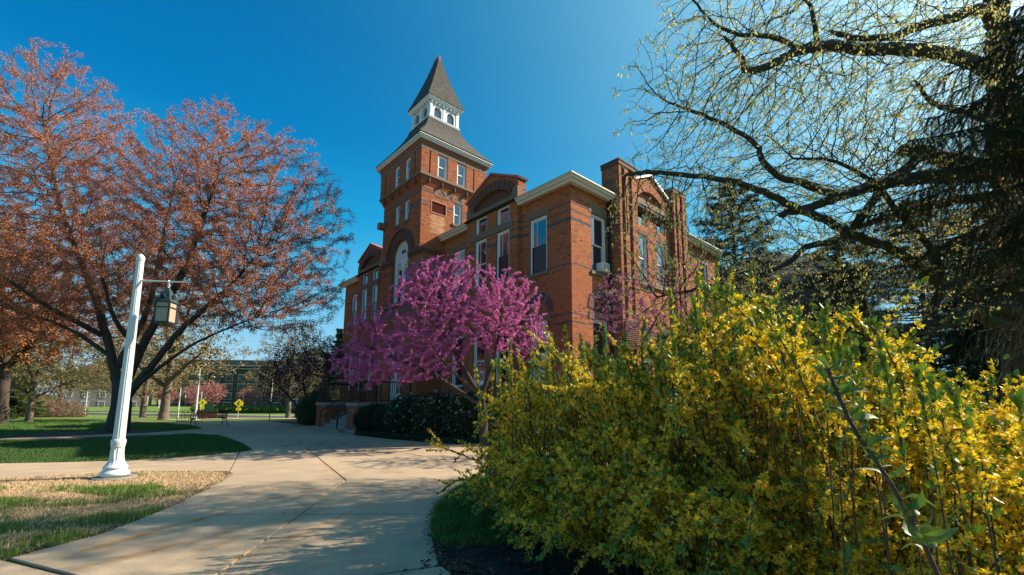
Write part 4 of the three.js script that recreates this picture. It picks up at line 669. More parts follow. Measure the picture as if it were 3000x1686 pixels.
// --- the big red maple
{
  const r = rng(21), root = thing('maple_tree', 'big spreading maple with rusty red spring bloom and dark forked trunk', 'tree');
  const env = [[-20.6, 12.4, -24, 3.7, 5.6, 4.4], [-16.6, 12.8, -24, 3.7, 6.0, 4.4, 1.2], [-18.5, 10, -24, 6.5, 4.4, 4.6], [-26.8, 15.2, -24, 4.3, 6.8, 4.6, 1.2], [-23.4, 12.4, -24, 3.2, 4.8, 4.4], [-12.6, 10.3, -22.6, 4.1, 5.6, 4.6], [-29, 9.5, -24, 6, 5, 5], [-12.0, 7.0, -22, 3.6, 2.4, 4, 1.6], [-25, 7, -24, 7, 3, 5, 1.2], [-18, 8, -22.5, 7, 3, 6]];
  const L = (a, r0, r1) => ({ pts: a.map(p => V(...p)), r0, r1 });
  const T = colonize({
    rnd: r, pts: ellPts(env, 19000, r, .55), di: 1.9, dk: .38, step: .28, trop: V(0, .42, 0), maxNodes: 40000, tip: .008, exp: 2.35, jitter: .16,
    limbs: [L([[-19.9, -.1, -23], [-19.85, .6, -23], [-19.9, 1.6, -23], [-20, 2.6, -23.0]], .50, .36), L([[-19.9, 1.6, -23], [-20.9, 4.2, -23.1], [-22.2, 7.2, -23.2], [-23.4, 9.4, -23.2], [-25, 13, -23.2], [-26.3, 17, -23.2]], .23, .06), L([[-19.9, 2.2, -23], [-18.7, 5, -22.8], [-17.2, 8.6, -22.8], [-16.3, 12.2, -22.8], [-15.9, 15, -22.9]], .23, .05), L([[-19.8, 1.5, -23], [-18.4, 3.2, -22.7], [-16.6, 5.4, -22.5], [-14.8, 7.0, -22.3], [-13.2, 9.0, -22.3]], .20, .05), L([[-19.5, 1.9, -22.9], [-17.6, 3.1, -22.2], [-15.4, 4.4, -21.7], [-12.6, 5.6, -21.5]], .12, .035), L([[-20.4, 3.2, -23.1], [-19.8, 6.6, -23.9], [-20, 10, -24.5], [-19.6, 14, -24.5]], .17, .05), L([[-20.6, 3.6, -23.2], [-22.6, 5.0, -23], [-25, 5.9, -23.2], [-28.4, 6.8, -23.6]], .12, .035), L([[-21.2, 4.8, -23.2], [-22.2, 6, -21], [-23.4, 7.4, -19.5]], .14, .05), L([[-19, 4, -22.9], [-18.4, 5.2, -20.5], [-17.8, 7, -18.8]], .14, .05)]
  });
  treeParts(T, root, M.bark, .05);
  sprinkle(T, root, 'blossom', [cluster(5, .15, .055, .020, 1), cluster(6, .19, .055, .019, 2)], M.leafT, r, 140000, (p, r) => { const k = r(); return jit([.50, .17 + .06 * (k < .2), .08], r, .3, .45); }, { rMax: .02, off: .16, tilt: 3, size: 1.0, skip: (p, r) => fbm(p.x * .55, p.y * .55, p.z * .55, 3) < -.05 - .35 * r() });
}
// --- old oak at the right, with long low limbs and catkins
{
  const r = rng(22), root = thing('oak_tree', 'old oak with long low limbs and yellow green catkins overhanging the hall', 'tree');
  const A = { l1: [[14.2, 7.6, -12.1], [13.89, 7.96, -11.9], [12.19, 7.86, -11.6], [10.91, 7.6, -11.3], [9.82, 7.34, -11], [8.76, 6.95, -10.7], [7.8, 6.55, -10.4], [6.95, 6.21, -10.2], [6.23, 5.98, -10]], l1b: [[8.21, 6.72, -10.5], [7.44, 6.69, -10.2], [6.67, 6.77, -9.9], [6.15, 6.76, -9.7], [5.63, 7.1, -9.5], [5.51, 7.34, -9.4], [4.83, 7.64, -9.2], [4.13, 7.82, -9], [3.45, 7.91, -8.8]], l2: [[14.2, 8.0, -12.1], [13.6, 8.4, -12.2], [13.09, 8.7, -12.4], [12.43, 8.98, -12.5], [11.92, 9.17, -12.6], [11.63, 9.12, -12.6]], l2b: [[12.02, 8.85, -12.5], [11.58, 8.46, -12.3], [10.71, 7.89, -12], [10.05, 7.22, -11.8], [9.28, 6.43, -11.5], [8.67, 5.88, -11.3], [7.51, 5.56, -11], [6.86, 5.05, -10.8], [5.6, 4.6, -10.5], [4.4, 4.25, -10.2], [3.3, 4.0, -10]], l3: [[14.3, 7.4, -12.1], [13.55, 7.59, -12.4], [12.72, 7.51, -12.7], [11.84, 7.37, -13], [11.12, 7.18, -13.2], [10.36, 6.86, -13.4], [9.58, 6.56, -13.6]], low: [[14.24, 4.0, -12], [13.48, 4.19, -11.9], [12.29, 4.1, -11.7], [11.46, 3.8, -11.5], [10.56, 3.56, -11.3], [9.13, 3.31, -11], [7.73, 3.12, -10.7], [6.66, 2.94, -10.4]], low2: [[10.95, 3.66, -11.4], [10.33, 3.26, -11.2], [9.78, 2.85, -11]], s: [[14.0, 3.4, -12], [13.4, 3.63, -11.9], [12.67, 3.92, -11.8], [12.53, 4.36, -11.7], [12.08, 4.79, -11.6], [11.36, 4.64, -11.5]], s2: [[11.33, 4.56, -11.5], [10.96, 4.13, -11.4], [10.91, 3.93, -11.4], [11.01, 3.71, -11.3], [10.7, 3.5, -11.2], [9.98, 3.34, -11], [8.43, 3.29, -10.7], [7.41, 3.64, -10.5]], l4: [[11.31, 4.56, -11.5], [11.34, 4.81, -11.5], [11, 5.62, -11.3], [10.43, 6.05, -11.1], [9.86, 6.48, -10.9], [9.19, 6.99, -10.6], [8.59, 7.23, -10.4], [7.77, 7.46, -10.2], [6.61, 7.33, -9.9]], l5: [[11.28, 4.76, -11.5], [10.46, 5.13, -11.2], [9.57, 5.52, -10.9], [8.67, 5.6, -10.6], [7.48, 6.01, -10.3], [6.4, 6.21, -9.9], [5.59, 6.38, -9.6], [4.81, 6.45, -9.3], [3.65, 6.38, -8.9], [2.5, 6.2, -8.5], [2.21, 6.07, -8.4]], u1: [[14.6, 12.6, -12], [13.61, 12.96, -11.6], [12.6, 12.56, -11.4], [11.34, 12.05, -11.2], [10.32, 11.55, -11], [9.04, 11.24, -10.7], [8.29, 11.25, -10.5]], u2: [[14.4, 11.0, -12], [12.6, 11.38, -11.5], [10.63, 11.25, -11.1], [9.34, 10.98, -10.8], [8.3, 10.83, -10.5], [7.25, 10.43, -10.2], [6.57, 9.98, -10], [5.88, 9.56, -9.8], [5.45, 9.42, -9.6], [5.37, 9.55, -9.5], [4.89, 10.01, -9.3]], u2b: [[7.25, 10.43, -10.2], [6.57, 10.57, -10], [5.89, 10.49, -9.8], [5.41, 10.31, -9.6], [4.74, 10.39, -9.4], [4.15, 10.84, -9.2]], u2c: [[7.77, 10.68, -10.3], [7.65, 11.21, -10.2], [7.57, 11.75, -10.2], [7.28, 12.02, -10.2]], m: [[14.4, 9.4, -12], [13.74, 9.57, -11.8], [12.75, 9.71, -11.6], [11.77, 9.8, -11.4], [11.43, 9.89, -11.3], [10.94, 10.3, -11.1]] };
  const rr = { l1: [.24, .07], l1b: [.10, .03], l2: [.27, .17], l2b: [.15, .025], l3: [.16, .05], low: [.24, .08], low2: [.12, .06], s: [.17, .12], s2: [.12, .03], l4: [.11, .03], l5: [.14, .03], u1: [.17, .05], u2: [.19, .04], u2b: [.07, .025], u2c: [.07, .03], m: [.12, .04] };
  const limbs = [{ pts: [[14.0, -.1, -12.2], [13.95, .5, -12.2], [14.05, 3, -12.15], [14.2, 6, -12.1], [14.3, 9, -12.1], [14.5, 12.5, -12], [14.6, 14, -12]].map(p => V(...p)), r0: .62, r1: .22 }, ...Object.keys(A).map(k => ({ pts: A[k].map(p => V(...p)), r0: rr[k][0], r1: rr[k][1] }))];
  const env = [[8.5, 8.6, -10.6, 4.6, 3.6, 2.6, 1.3], [4.6, 8.2, -9.2, 2.4, 2.4, 1.9, 1.5], [7, 11.4, -10.4, 3.6, 2.2, 2.4, 1.1], [12, 11.5, -11.6, 3.5, 3.4, 2.6], [9.6, 5.2, -11.2, 3.8, 2.0, 2.0], [5.4, 6.0, -9.6, 3.3, 1.2, 1.5, 2], [3.4, 5.6, -9.2, 1.6, 1.7, 1.3, 2.4], [12.5, 7.5, -12.5, 2.4, 4, 2.4], [5.2, 4.6, -10, 2.4, 1.4, 1.6, 2], [3.6, 4.5, -10, 1.5, 1.5, 1.4, 2.4]];
  const T = colonize({ rnd: r, pts: ellPts(env, 36000, r, .75), di: 1.3, dk: .17, step: .135, trop: V(0, .06, 0), maxNodes: 90000, tip: .0044, exp: 2.4, jitter: .2, limbs });
  treeParts(T, root, M.barkOak, .03);
  const cat = cluster(4, .06, .075, .0095, 5, 'down'), lf = cluster(3, .05, .042, .011, 6, 'down');
  sprinkle(T, root, 'catkins', [cat, lf], M.leafO, r, 19000, (p, r) => jit([.74, .67, .24], r, .25, .3), { rMax: .012, off: .07, tilt: .9 });
}
// --- spruce at the right edge
{
  const r = rng(23), root = thing('spruce_tree', 'dark spruce with drooping branches and reddish hanging cones', 'tree');
  const bx = 11.9, bz = -8.7; part('trunk', [bar(V(bx, -.1, bz), V(bx + .1, 11.4, bz), .3, 14, .08)], M.bark, root);
  const ndl = (() => { const p = [], idx = [], q = rng(9); for (let i = 0; i < 64; i++) { const t = i / 64, y = t * .34, a = i * 2.4, L = .042 * (1 - .45 * t * t), ux = Math.cos(a), uz = Math.sin(a), k = p.length / 3, w = .0044; p.push(-uz * w, y, ux * w, uz * w, y, -ux * w, ux * L, y + L * .75 + (q() - .5) * .01, uz * L); idx.push(k, k + 1, k + 2); } const g = new THREE.BufferGeometry(); g.setAttribute('position', new THREE.Float32BufferAttribute(p, 3)); g.setIndex(idx); g.computeVertexNormals(); return g; })();
  const ms = [], cs = [], br = [], cones = [], cc = [];
  for (let i = 0; i < 110; i++) {
    const h = lerp(3.2, 10.6, (i + r()) / 110), a = r() * 6.283, L = (h < 6.2 ? 2.2 : 4.2 * (1 - Math.pow((h - 6.2) / 4.8, 2.5))) * (.65 + .45 * r()), dx = Math.cos(a), dz = Math.sin(a);
    const pts = []; for (let k = 0; k <= 8; k++) { const t = k / 8; pts.push(V(bx + dx * L * t, h + L * (-.16 * t - .34 * t * t + .24 * t * t * t) + .05 * (r() - .5), bz + dz * L * t)); } br.push(tube(pts, .018, 10, 4));
    const cur = new THREE.CatmullRomCurve3(pts), nS = Math.round(L * (dx < .3 ? 16 : 3));
    for (let k = 0; k < nS; k++) {
      const t = .12 + .88 * (k + r()) / nS, p = cur.getPoint(t), sd = k % 2 ? 1 : -1; const Lh = (.5 + .8 * r()) * (1 - .35 * t);
      // hanging branchlet of several needle shoots
      const n = Math.round(Lh / .22) + 1; let q = p.clone(); let dir = V(-dz * sd * .55 + dx * .4, -.35, dx * sd * .55 + dz * .4).normalize();
      for (let s = 0; s < n; s++) { dir.y -= .28; dir.x += (r() - .5) * .25; dir.z += (r() - .5) * .25; dir.normalize(); ms.push(MX(q.clone(), new THREE.Quaternion().setFromUnitVectors(_up, dir), .75 + .4 * r())); cs.push(jit([.022, .038, .018], r, .25, .35)); if (r() < .5) { const d2 = dir.clone().add(V((r() - .5) * 1.4, -.1, (r() - .5) * 1.4)).normalize(); ms.push(MX(q.clone(), new THREE.Quaternion().setFromUnitVectors(_up, d2), .6 + .3 * r())); cs.push(jit([.024, .042, .018], r, .25, .35)); } q.addScaledVector(dir, .22); }
      if (r() < .10) { cones.push(MX(q.clone().add(V(0, -.05, 0)), QE((r() - .5) * .4, r() * 6, (r() - .5) * .4), .7 + .5 * r())); cc.push(jit([.17, .045, .03], r, .2, .3)); }
    }
  }
  part('branches', br, M.bark, root); inst('needles', ndl, M.leaf, ms, root, cs);
  inst('cones', new THREE.SphereGeometry(.017, 8, 10).scale(1, 3.2, 1).translate(0, -.05, 0), std([1, 1, 1], .7), cones, root, cc);
}
// --- redbuds
function redbud(seed, label, base, env, limbs, nA, nF, tone, dens) {
  const r = rng(seed), root = thing('redbud_tree', label, 'tree', [0, 0, 0], 0);
  const T = colonize({ rnd: r, pts: ellPts(env, nA, r, .5), di: 1.3, dk: .22, step: .14, trop: V(0, .16, 0), maxNodes: 16000, tip: .0045, exp: 2.4, jitter: .26, limbs: limbs.map(l => ({ pts: l[0].map(p => V(...p)), r0: l[1], r1: l[2] })) });
  if (base) { root.scale.setScalar(.95); root.position.set(base[0] * .05, 0, base[1] * .05); }
  treeParts(T, root, M.barkRed, .03);
  sprinkle(T, root, 'blossom', [cluster(6, .04, .022, .009, 31), cluster(7, .05, .024, .009, 32)], M.petal, r, nF, (p, r) => r() < .35 ? jit([tone[0] * .6, tone[1] * .5, tone[2] * .7], r, .25, .3) : jit(tone, r, .2, .3), { rMax: .013, off: .05, tilt: 3, size: 1.2, skip: (p, r) => fbm(p.x * 1.3, p.y * 1.3, p.z * 1.3 + 5, 3) < -.02 - dens * (r() - .3) });
}
redbud(24, 'pink flowering redbud in front of the hall entrance side', [-1.2, -16.2], [[-2.2, 5.3, -15.90, 2.6, 2.0, 2.0, 1.3], [-.2, 5.0, -15.70, 1.7, 1.7, 1.7, 1.3], [-4.6, 4.0, -16.10, 1.8, 1.5, 1.6], [-3.2, 6.3, -16.00, 1.2, 1.1, 1.1, 1.5], [.5, 4.3, -15.60, 1.2, .9, 1.2], [-3.9, 3.2, -15.90, 2.3, 1.0, 1.8, 1.5], [-5.6, 3.0, -16.30, 1.4, 1.0, 1.2, 1.5]],
  [[[[-1.0, -.1, -16.30], [-1.0, 1.2, -16.30], [-1.15, 2.0, -16.20]], .17, .13], [[[-1.1, 1.8, -16.20], [-1.9, 3.2, -16.00], [-2.6, 4.6, -15.90], [-3.0, 6.2, -15.90]], .11, .03], [[[-1.1, 1.9, -16.20], [-.6, 3.4, -15.90], [-.3, 5.2, -15.70]], .10, .03], [[[-1.2, 1.6, -16.20], [-2.8, 2.6, -16.10], [-4.6, 3.4, -16.20], [-5.8, 3.9, -16.30]], .09, .02], [[[-1, 1.7, -16.20], [.2, 2.8, -15.70], [1.0, 3.8, -15.50]], .08, .02], [[[-1.2, 2, -16.10], [-2.2, 2.9, -15.00], [-3, 4, -14.50]], .07, .02]], 6400, 66000, [.75, .215, .54], .5);
redbud(25, 'thin magenta redbud growing beside the lit end wall', 0, [[4.6, 4.6, -14.2, 2.6, 1.4, 1.6], [6.4, 4.7, -14.4, 1.5, 1.2, 1.4], [3.4, 4.6, -14.2, 1.2, 1.3, 1.2]],
  [[[[3.6, -.1, -14.2], [3.6, 1, -14.2], [3.62, 2.2, -14.2]], .10, .08], [[[3.6, 2, -14.2], [3.3, 3.6, -14.2], [3.0, 5.2, -14.2]], .06, .02], [[[3.62, 2.1, -14.2], [4.3, 3.6, -14.3], [5.0, 4.8, -14.4]], .06, .02], [[[3.62, 1.9, -14.2], [5, 3.2, -14.3], [6.6, 4.3, -14.5]], .05, .02]], 2200, 5200, [.40, .12, .28], .5);
// a longer leaf with midrib fold, droop and a wavy edge
function fineLeaf(L, W) {
  const p = [], idx = [], n = 7; for (let i = 0; i <= n; i++) { const t = i / n, w = W * Math.pow(Math.sin(Math.PI * Math.pow(t, .8)), .9) + .0006, y = L * (t - .12 * t * t), z = -.55 * L * t * t * t + .05 * L * Math.sin(t * 3); for (const s of [-1, 0, 1]) p.push(s * w, y, z + Math.abs(s) * (.35 * w + .0012 * Math.sin(i * 2.3 + s))); if (i) { const k = i * 3; idx.push(k - 3, k - 2, k, k - 2, k + 1, k, k - 2, k - 1, k + 1, k - 1, k + 2, k + 1); } }
  const g = new THREE.BufferGeometry(); g.setAttribute('position', new THREE.Float32BufferAttribute(p, 3)); g.setIndex(idx); g.computeVertexNormals(); return g;
}
// ---------- forsythia in the foreground ----------
{
  const r = rng(41), root = thing('forsythia_bush', 'huge yellow flowering forsythia bush beside the concrete path', 'bush');
  // skyline of the bush seen from the path: azimuth (deg right of ahead) -> elevation (deg)
  const sky = [[-8, -6], [-5, 0], [-3.5, 2.2], [0, 3.6], [4.4, 4.0], [8.7, 4.7], [13, 4.7], [17, 5.0], [20.9, 6.8], [23.9, 11.2], [26.4, 11], [29.8, 8.2], [33, 6.5], [36, 6], [40, 4.3], [42.4, 2.6], [44.7, .8], [48.8, 0], [60, 0]];
  const elev = a => { for (let i = 0; i < sky.length - 1; i++) if (a <= sky[i + 1][0]) return lerp(sky[i][1], sky[i + 1][1], Math.max(0, (a - sky[i][0]) / (sky[i + 1][0] - sky[i][0]))); return 1; };
  const fl = (() => { const gs = []; for (let k = 0; k < 4; k++) gs.push(leafShape(.026, .0070, .3, -.25).rotateX(.95).rotateY(k * Math.PI / 2 + .2)); return merge(gs); })();
  const fl2 = (() => { const gs = []; for (let k = 0; k < 4; k++) gs.push(leafShape(.028, .0062, .3, .35).rotateX(.45).rotateY(k * Math.PI / 2)); return merge(gs); })();
  const lfN = fineLeaf(.085, .0135), near = [[], []], lf = leafShape(.060, .0145, .25, .25), lf2 = leafShape(.044, .012, .3, .1);
  const F = [[[], []], [[], []]], Lm = [[[], []], [[], []]], stems = [], basePoly = [[.6, -8.2], [.15, -7.1], [.1, -5.9], [.35, -4.9], [.95, -4.1], [1.9, -3.5], [2.9, -2.6], [4.6, -2.6], [5.4, -4.5], [4.4, -6.8], [2.6, -8.4]];
  const flower = (p, d) => { const k = r() < .6 ? 0 : 1, q = new THREE.Quaternion().setFromUnitVectors(_up, V((r() - .5) * 1.8, -.5 + r() * .9, (r() - .5) * 1.8).addScaledVector(d, .3).normalize()); F[k][0].push(MX(p, q, .8 + .45 * r())); F[k][1].push(jit([.86, .65, .012], r, .12, .25)); };
  const leaf = (p, d, s = 1) => { const k = r() < .5 ? 0 : 1, q = new THREE.Quaternion().setFromUnitVectors(_up, d.clone().multiplyScalar(.9).add(V((r() - .5) * 1.3, .15 + .4 * r(), (r() - .5) * 1.3)).normalize()).multiply(QE(0, r() * 6.28, 0)); Lm[k][0].push(MX(p, q, s * (.65 + .6 * r()))); Lm[k][1].push(jit([.15, .26, .02], r, .25, .3)); };
  const dress = (cur, L, t0, shoot) => {
    const n = Math.round(L / .020); const d = V(0, 0, 0);
    for (let k = 0; k < n; k++) {
      const t = t0 + (1 - t0) * (k + r()) / n, p = cur.getPoint(t); cur.getTangent(t, d); const o = .008 + .014 * r(), a = r() * 6.283; p.x += Math.cos(a) * o; p.z += Math.sin(a) * o; p.y += (r() - .5) * .02;
      const w = fbm(p.x * 1.6, p.y * 1.6, p.z * 1.6 + 9, 2), leafy = t > .9 ? .75 : shoot ? .5 : .12 + .6 * Math.max(0, w);
      if (r() < leafy) { leaf(p, d); if (r() < .6) leaf(p, d); } else if (r() < (shoot ? .6 : .95)) { flower(p, d); if (r() < .45) flower(p.clone().add(V((r() - .5) * .03, (r() - .5) * .03, (r() - .5) * .03)), d); }
    }
  };
  let n = 0, guard = 0; const tmp = [];
  while (n < 620 && guard++ < 12000) {
    const x = lerp(-.2, 5.4, r()), z = lerp(-8.4, -2.5, r()); if (!inPoly(basePoly, x, z)) continue; if (Math.hypot(x, z) > 6.2 && r() < .35) continue;
    // arching stem: up, then outwards
    const a = r() * 6.283, toPath = V(-.75, 0, .15), lean = (.25 + r() * 1.05), dx = Math.cos(a) * .8 + toPath.x * .35, dz = Math.sin(a) * .8 + toPath.z * .35;
    const tx = x + dx * lean, tz = z + dz * lean, dist = Math.hypot(tx, tz), az = Math.atan2(tx, -tz) / D2R; if (dist < 1.7 || az < -11 || tz > -.6) continue;
    const maxH = 1.6 + dist * Math.tan(elev(az) * D2R), shoot = r() < .13, H = Math.max(.3, maxH * (shoot ? .98 + .08 * r() : Math.pow(r(), .42) * .97)), droop = shoot ? 0 : .12 + .30 * r();
    const pts = [V(x, 0, z), V(lerp(x, tx, .18), H * .42, lerp(z, tz, .18)), V(lerp(x, tx, .5), H * .82, lerp(z, tz, .5)), V(lerp(x, tx, .8), H, lerp(z, tz, .8)), V(tx, H - droop * lean * .8 + (shoot ? .12 : 0), tz)];
    const cur = new THREE.CatmullRomCurve3(pts), L = cur.getLength(); stems.push(tube(pts, .0055 + .003 * r(), 10, 4)); dress(cur, L, .10, shoot);
    // side twigs
    const m = 7 + Math.floor(r() * 6), d = V(0, 0, 0);
    for (let k = 0; k < m; k++) { const t = .08 + .82 * r(), p = cur.getPoint(t); cur.getTangent(t, d); const l2 = .12 + .28 * r(), e = d.clone().multiplyScalar(.5).add(V((r() - .5) * 1.6, (r() - .25) * .9, (r() - .5) * 1.6)).normalize(), q = p.clone().addScaledVector(e, l2); const c2 = new THREE.LineCurve3(p, q); stems.push(bar(p, q, .003, 3, .0015)); dress(c2, l2, .05, false); }
    n++;
  }
  // low drooping sprays along the path side
  for (let i = 0; i < 210; i++) {
    const k = r() * 5.5, j = Math.floor(k), a = basePoly[j], b = basePoly[j + 1], t = k - j, x = lerp(a[0], b[0], t) + .15 * r(), z = lerp(a[1], b[1], t), o = .25 + .5 * r(), h = .35 + .75 * r(), dx = -.75 + (r() - .5) * .7, dz = .45 + (r() - .5) * .8;
    const pts = [V(x + .2, 0, z - .1), V(x + dx * o * .2, h * .8, z + dz * o * .2), V(x + dx * o * .65, h, z + dz * o * .65), V(x + dx * o, h * (.45 + .4 * r()), z + dz * o)], cur = new THREE.CatmullRomCurve3(pts), d = V(0, 0, 0); stems.push(tube(pts, .0045, 9, 4)); dress(cur, cur.getLength(), .12, false);
    for (let q = 0; q < 6; q++) { const t = .2 + .7 * r(), p = cur.getPoint(t), e = V((r() - .5) * 1.4, (r() - .45) * .8, (r() - .5) * 1.4).normalize(), l2 = .12 + .2 * r(), p2 = p.clone().addScaledVector(e, l2); stems.push(bar(p, p2, .003, 3, .0015)); dress(new THREE.LineCurve3(p, p2), l2, .05, false); }
  }
  // upright green shoots above the skyline
  const up = (x, z, h, lean, s = 1) => { const pts = [V(x, h * .35, z), V(x + lean * .3, h * .7, z), V(x + lean * .7, h * .9, z), V(x + lean, h, z)], cur = new THREE.CatmullRomCurve3(pts), d = V(0, 0, 0); stems.push(tube(pts, .005, 8, 4)); const L = cur.getLength(), nn = Math.round(L / .035); for (let k = 0; k < nn; k++) { const t = .3 + .7 * k / nn, p = cur.getPoint(t); cur.getTangent(t, d); if (r() < .32 + .5 * t) { leaf(p, d, 1.05 * s); leaf(p, d, s); } else { flower(p.clone(), d); flower(p.clone().add(V(.012, .01, 0)), d); flower(p.clone().add(V(-.012, -.01, .01)), d); } } };
  for (const [az, D, el] of [[-3.6, 5.6, 4.4], [-1.5, 5.2, 5.2], [.2, 5.3, 7.6], [2.2, 5.5, 6.2], [4, 5.2, 8.2], [6.0, 5.3, 8.0], [7.8, 5.6, 9.6], [9.2, 5.2, 8.2], [11.6, 5.4, 8.8], [12.9, 5.0, 9.6], [14.6, 5.2, 8.4], [16.0, 5.0, 10.2], [19.0, 4.6, 10.5], [20.4, 4.5, 13.6], [22.0, 4.4, 16.0], [23.2, 4.5, 15.2], [24.2, 4.3, 16.8], [25.4, 4.4, 13.4], [27, 4.3, 13.0], [28.6, 4.0, 15.2], [30.2, 3.8, 9.8], [32.2, 3.7, 10.4], [34.6, 3.4, 9.0], [36.4, 3.5, 9.8], [38.6, 3.1, 6.8], [41.0, 3.0, 4.6], [43, 3.0, 3.0], [46, 2.9, 1.4], [48.6, 2.8, .4]]) { const a = az * D2R; up(D * Math.sin(a), -D * Math.cos(a), 1.6 + D * Math.tan(el * D2R), (r() - .5) * .25); }
  for (let i = 0; i < 44; i++) { const az = -3 + 51 * r(), D = lerp(5.6, 3.2, az / 48) * (.85 + .3 * r()), a = az * D2R; up(D * Math.sin(a), -D * Math.cos(a), 1.6 + D * Math.tan((elev(az) - .8 + (az > 36 ? 1.4 : 3.6) * r()) * D2R), (r() - .5) * .3); }
  // one near arching shoot with broad leaves
  { const pts = [V(1.5, 0, -1.3), V(1.090, 1.021, -1.160), V(1.045, 1.183, -1.160), V(1.024, 1.280, -1.180), V(0.977, 1.410, -1.200), V(0.916, 1.539, -1.220), V(0.883, 1.697, -1.250)], cur = new THREE.CatmullRomCurve3(pts), d = V(0, 0, 0); part('shoot', tube(pts, .0055, 40, 6), M.bark, root); for (let k = 0; k < 24; k++) { const t = .42 + .58 * k / 23, p = cur.getPoint(t); cur.getTangent(t, d); for (const q of [-1, 1]) for (let e = 0; e < (k > 17 ? 2 : 1); e++) { const dd = (k % 2 ? V(q * .8 + .3, .5 - .3 * q, .2 * q) : V(.35 * q + .2, .35, q * .9)).add(V((r() - .5) * .4, (r() - .5) * .4, (r() - .5) * .4)).normalize(); if (r() < .25) continue; near[0].push(MX(p.clone(), new THREE.Quaternion().setFromUnitVectors(_up, dd.add(V(.2 * (r() - .5), .35 * r(), .5 * (r() - .5))).normalize()).multiply(QE(0, r() * 6.28, 0)), .35 + .7 * r())); near[1].push(jit([.085, .17, .018], r, .3, .3)); } } }
  inst('shoot_leaves', lfN, M.leafT, near[0], root, near[1]);
  part('stems', stems.map(g => { g.deleteAttribute('uv'); return g; }).map(g => { const n = g.index ? g.toNonIndexed() : g; return n; }), std([.075, .045, .022], .8), root).userData.kind = 'stuff';
  inst('flowers', fl, M.petal, F[0][0], root, F[0][1]); inst('flowers_001', fl2, M.petal, F[1][0], root, F[1][1]);
  inst('leaves', lf, M.leafGloss, Lm[0][0], root, Lm[0][1]); inst('leaves_001', lf2, M.leafGloss, Lm[1][0], root, Lm[1][1]);
}
// ---------- rounded shrubs ----------
function shrub(name, label, ells, n, leafG, tone, seed, o = {}) {
  const r = rng(seed), root = thing(name, label, o.cat || 'shrub', [0, 0, 0], 0, o.group), ms = [], cs = [], fl = [], fc = [], st = [];
  const vol = ells.map(e => e[3] * e[4] * e[5]), tot = vol.reduce((a, b) => a + b);
  for (let i = 0; i < n; i++) {
    let t = r() * tot, k = 0; while (t > vol[k] && k < ells.length - 1) t -= vol[k++]; const e = ells[k], u = r() * 2 - 1, a = r() * 6.283, q = Math.sqrt(1 - u * u), d = (.55 + .45 * Math.pow(r(), .5)) * (1 + .22 * fbm(Math.cos(a) * 2 + e[0], u * 2, Math.sin(a) * 2, 3));
    const p = V(e[0] + e[3] * d * q * Math.cos(a), Math.max(.05 + terrain(e[0], e[2]), e[1] + e[4] * d * u), e[2] + e[5] * d * q * Math.sin(a));
    ms.push(MX(p, QE(r() * 3.1, r() * 6.28, 0), .6 + .8 * r())); cs.push(jit(tone, r, .25, .35));
    if (o.flowers && r() < o.flowers && d > .86) { fl.push(MX(p.clone().add(V((r() - .5) * .1, (r() - .2) * .1, (r() - .5) * .1)), QE(0, r() * 6, 0), .6 + .8 * r())); fc.push(jit([.62, .60, .56], r, .05, .15)); }
  }
  for (const e of ells) for (let k = 0; k < (o.stems ?? 6); k++) { const a = r() * 6.28; st.push(bar(V(e[0] + Math.cos(a) * .15, terrain(e[0], e[2]) - .05, e[2] + Math.sin(a) * .15), V(e[0] + Math.cos(a) * e[3] * .7, e[1] + e[4] * .5 * r(), e[2] + Math.sin(a) * e[5] * .7), .02, 4, .006)); }
  part('stems', st, M.bark, root); inst('foliage', leafG, M.leaf, ms, root, cs); if (fl.length) inst('flowers', cluster(7, .07, .045, .024, 77, 'up'), M.leaf, fl, root, fc); return root;
}
const smallLeaf = cluster(4, .12, .07, .022, 50), yewLeaf = cluster(9, .10, .09, .008, 51, 'up'), bigCl = cluster(6, .4, .16, .06, 52);
shrub('viburnum_hedge', 'dark evergreen hedge dotted with small white flower heads below the redbud', [[-4.6, .95, -20.0, 1.0, .95, .9], [-3.2, 1.0, -19.2, 1.1, 1.0, .9], [-1.7, 1.0, -18.3, 1.1, .98, .9], [-.3, .85, -17.5, 1.0, .85, .7], [1.1, .8, -17.0, 1.0, .8, .6]], 15000, smallLeaf, [.020, .040, .014], 61, { flowers: .12, cat: 'hedge' });
shrub('yew_shrub', 'low dark yew beside the brick entrance pier', [[-6.6, .7, -21.9, .95, .75, .8], [-5.6, .7, -21.1, .8, .7, .7]], 7000, yewLeaf, [.014, .032, .012], 62);
{ // groundcover along the bed edge
  const r = rng(63), ms = [], cs = []; while (ms.length < 9000) { const x = lerp(-8.6, 3, r()), z = lerp(-24, -15.8, r()); if (!inPoly(bedB, x, z)) continue; const d = nearSeg(x, z, bedB.slice(2, 8)); if (d < .18 || d > 1.5) continue; ms.push(MX(V(x, .06 + .1 * r(), z), QE(r() * 3, r() * 6.28, 0), .7 + .6 * r())); cs.push(jit([.022, .042, .018], r, .25, .35)); }
  tag(inst('groundcover', cluster(5, .14, .05, .02, 53), M.leaf, ms, scene, cs), 'low dark groundcover carpeting the bed at the foot of the hedge', 'groundcover', null, 'stuff');
}
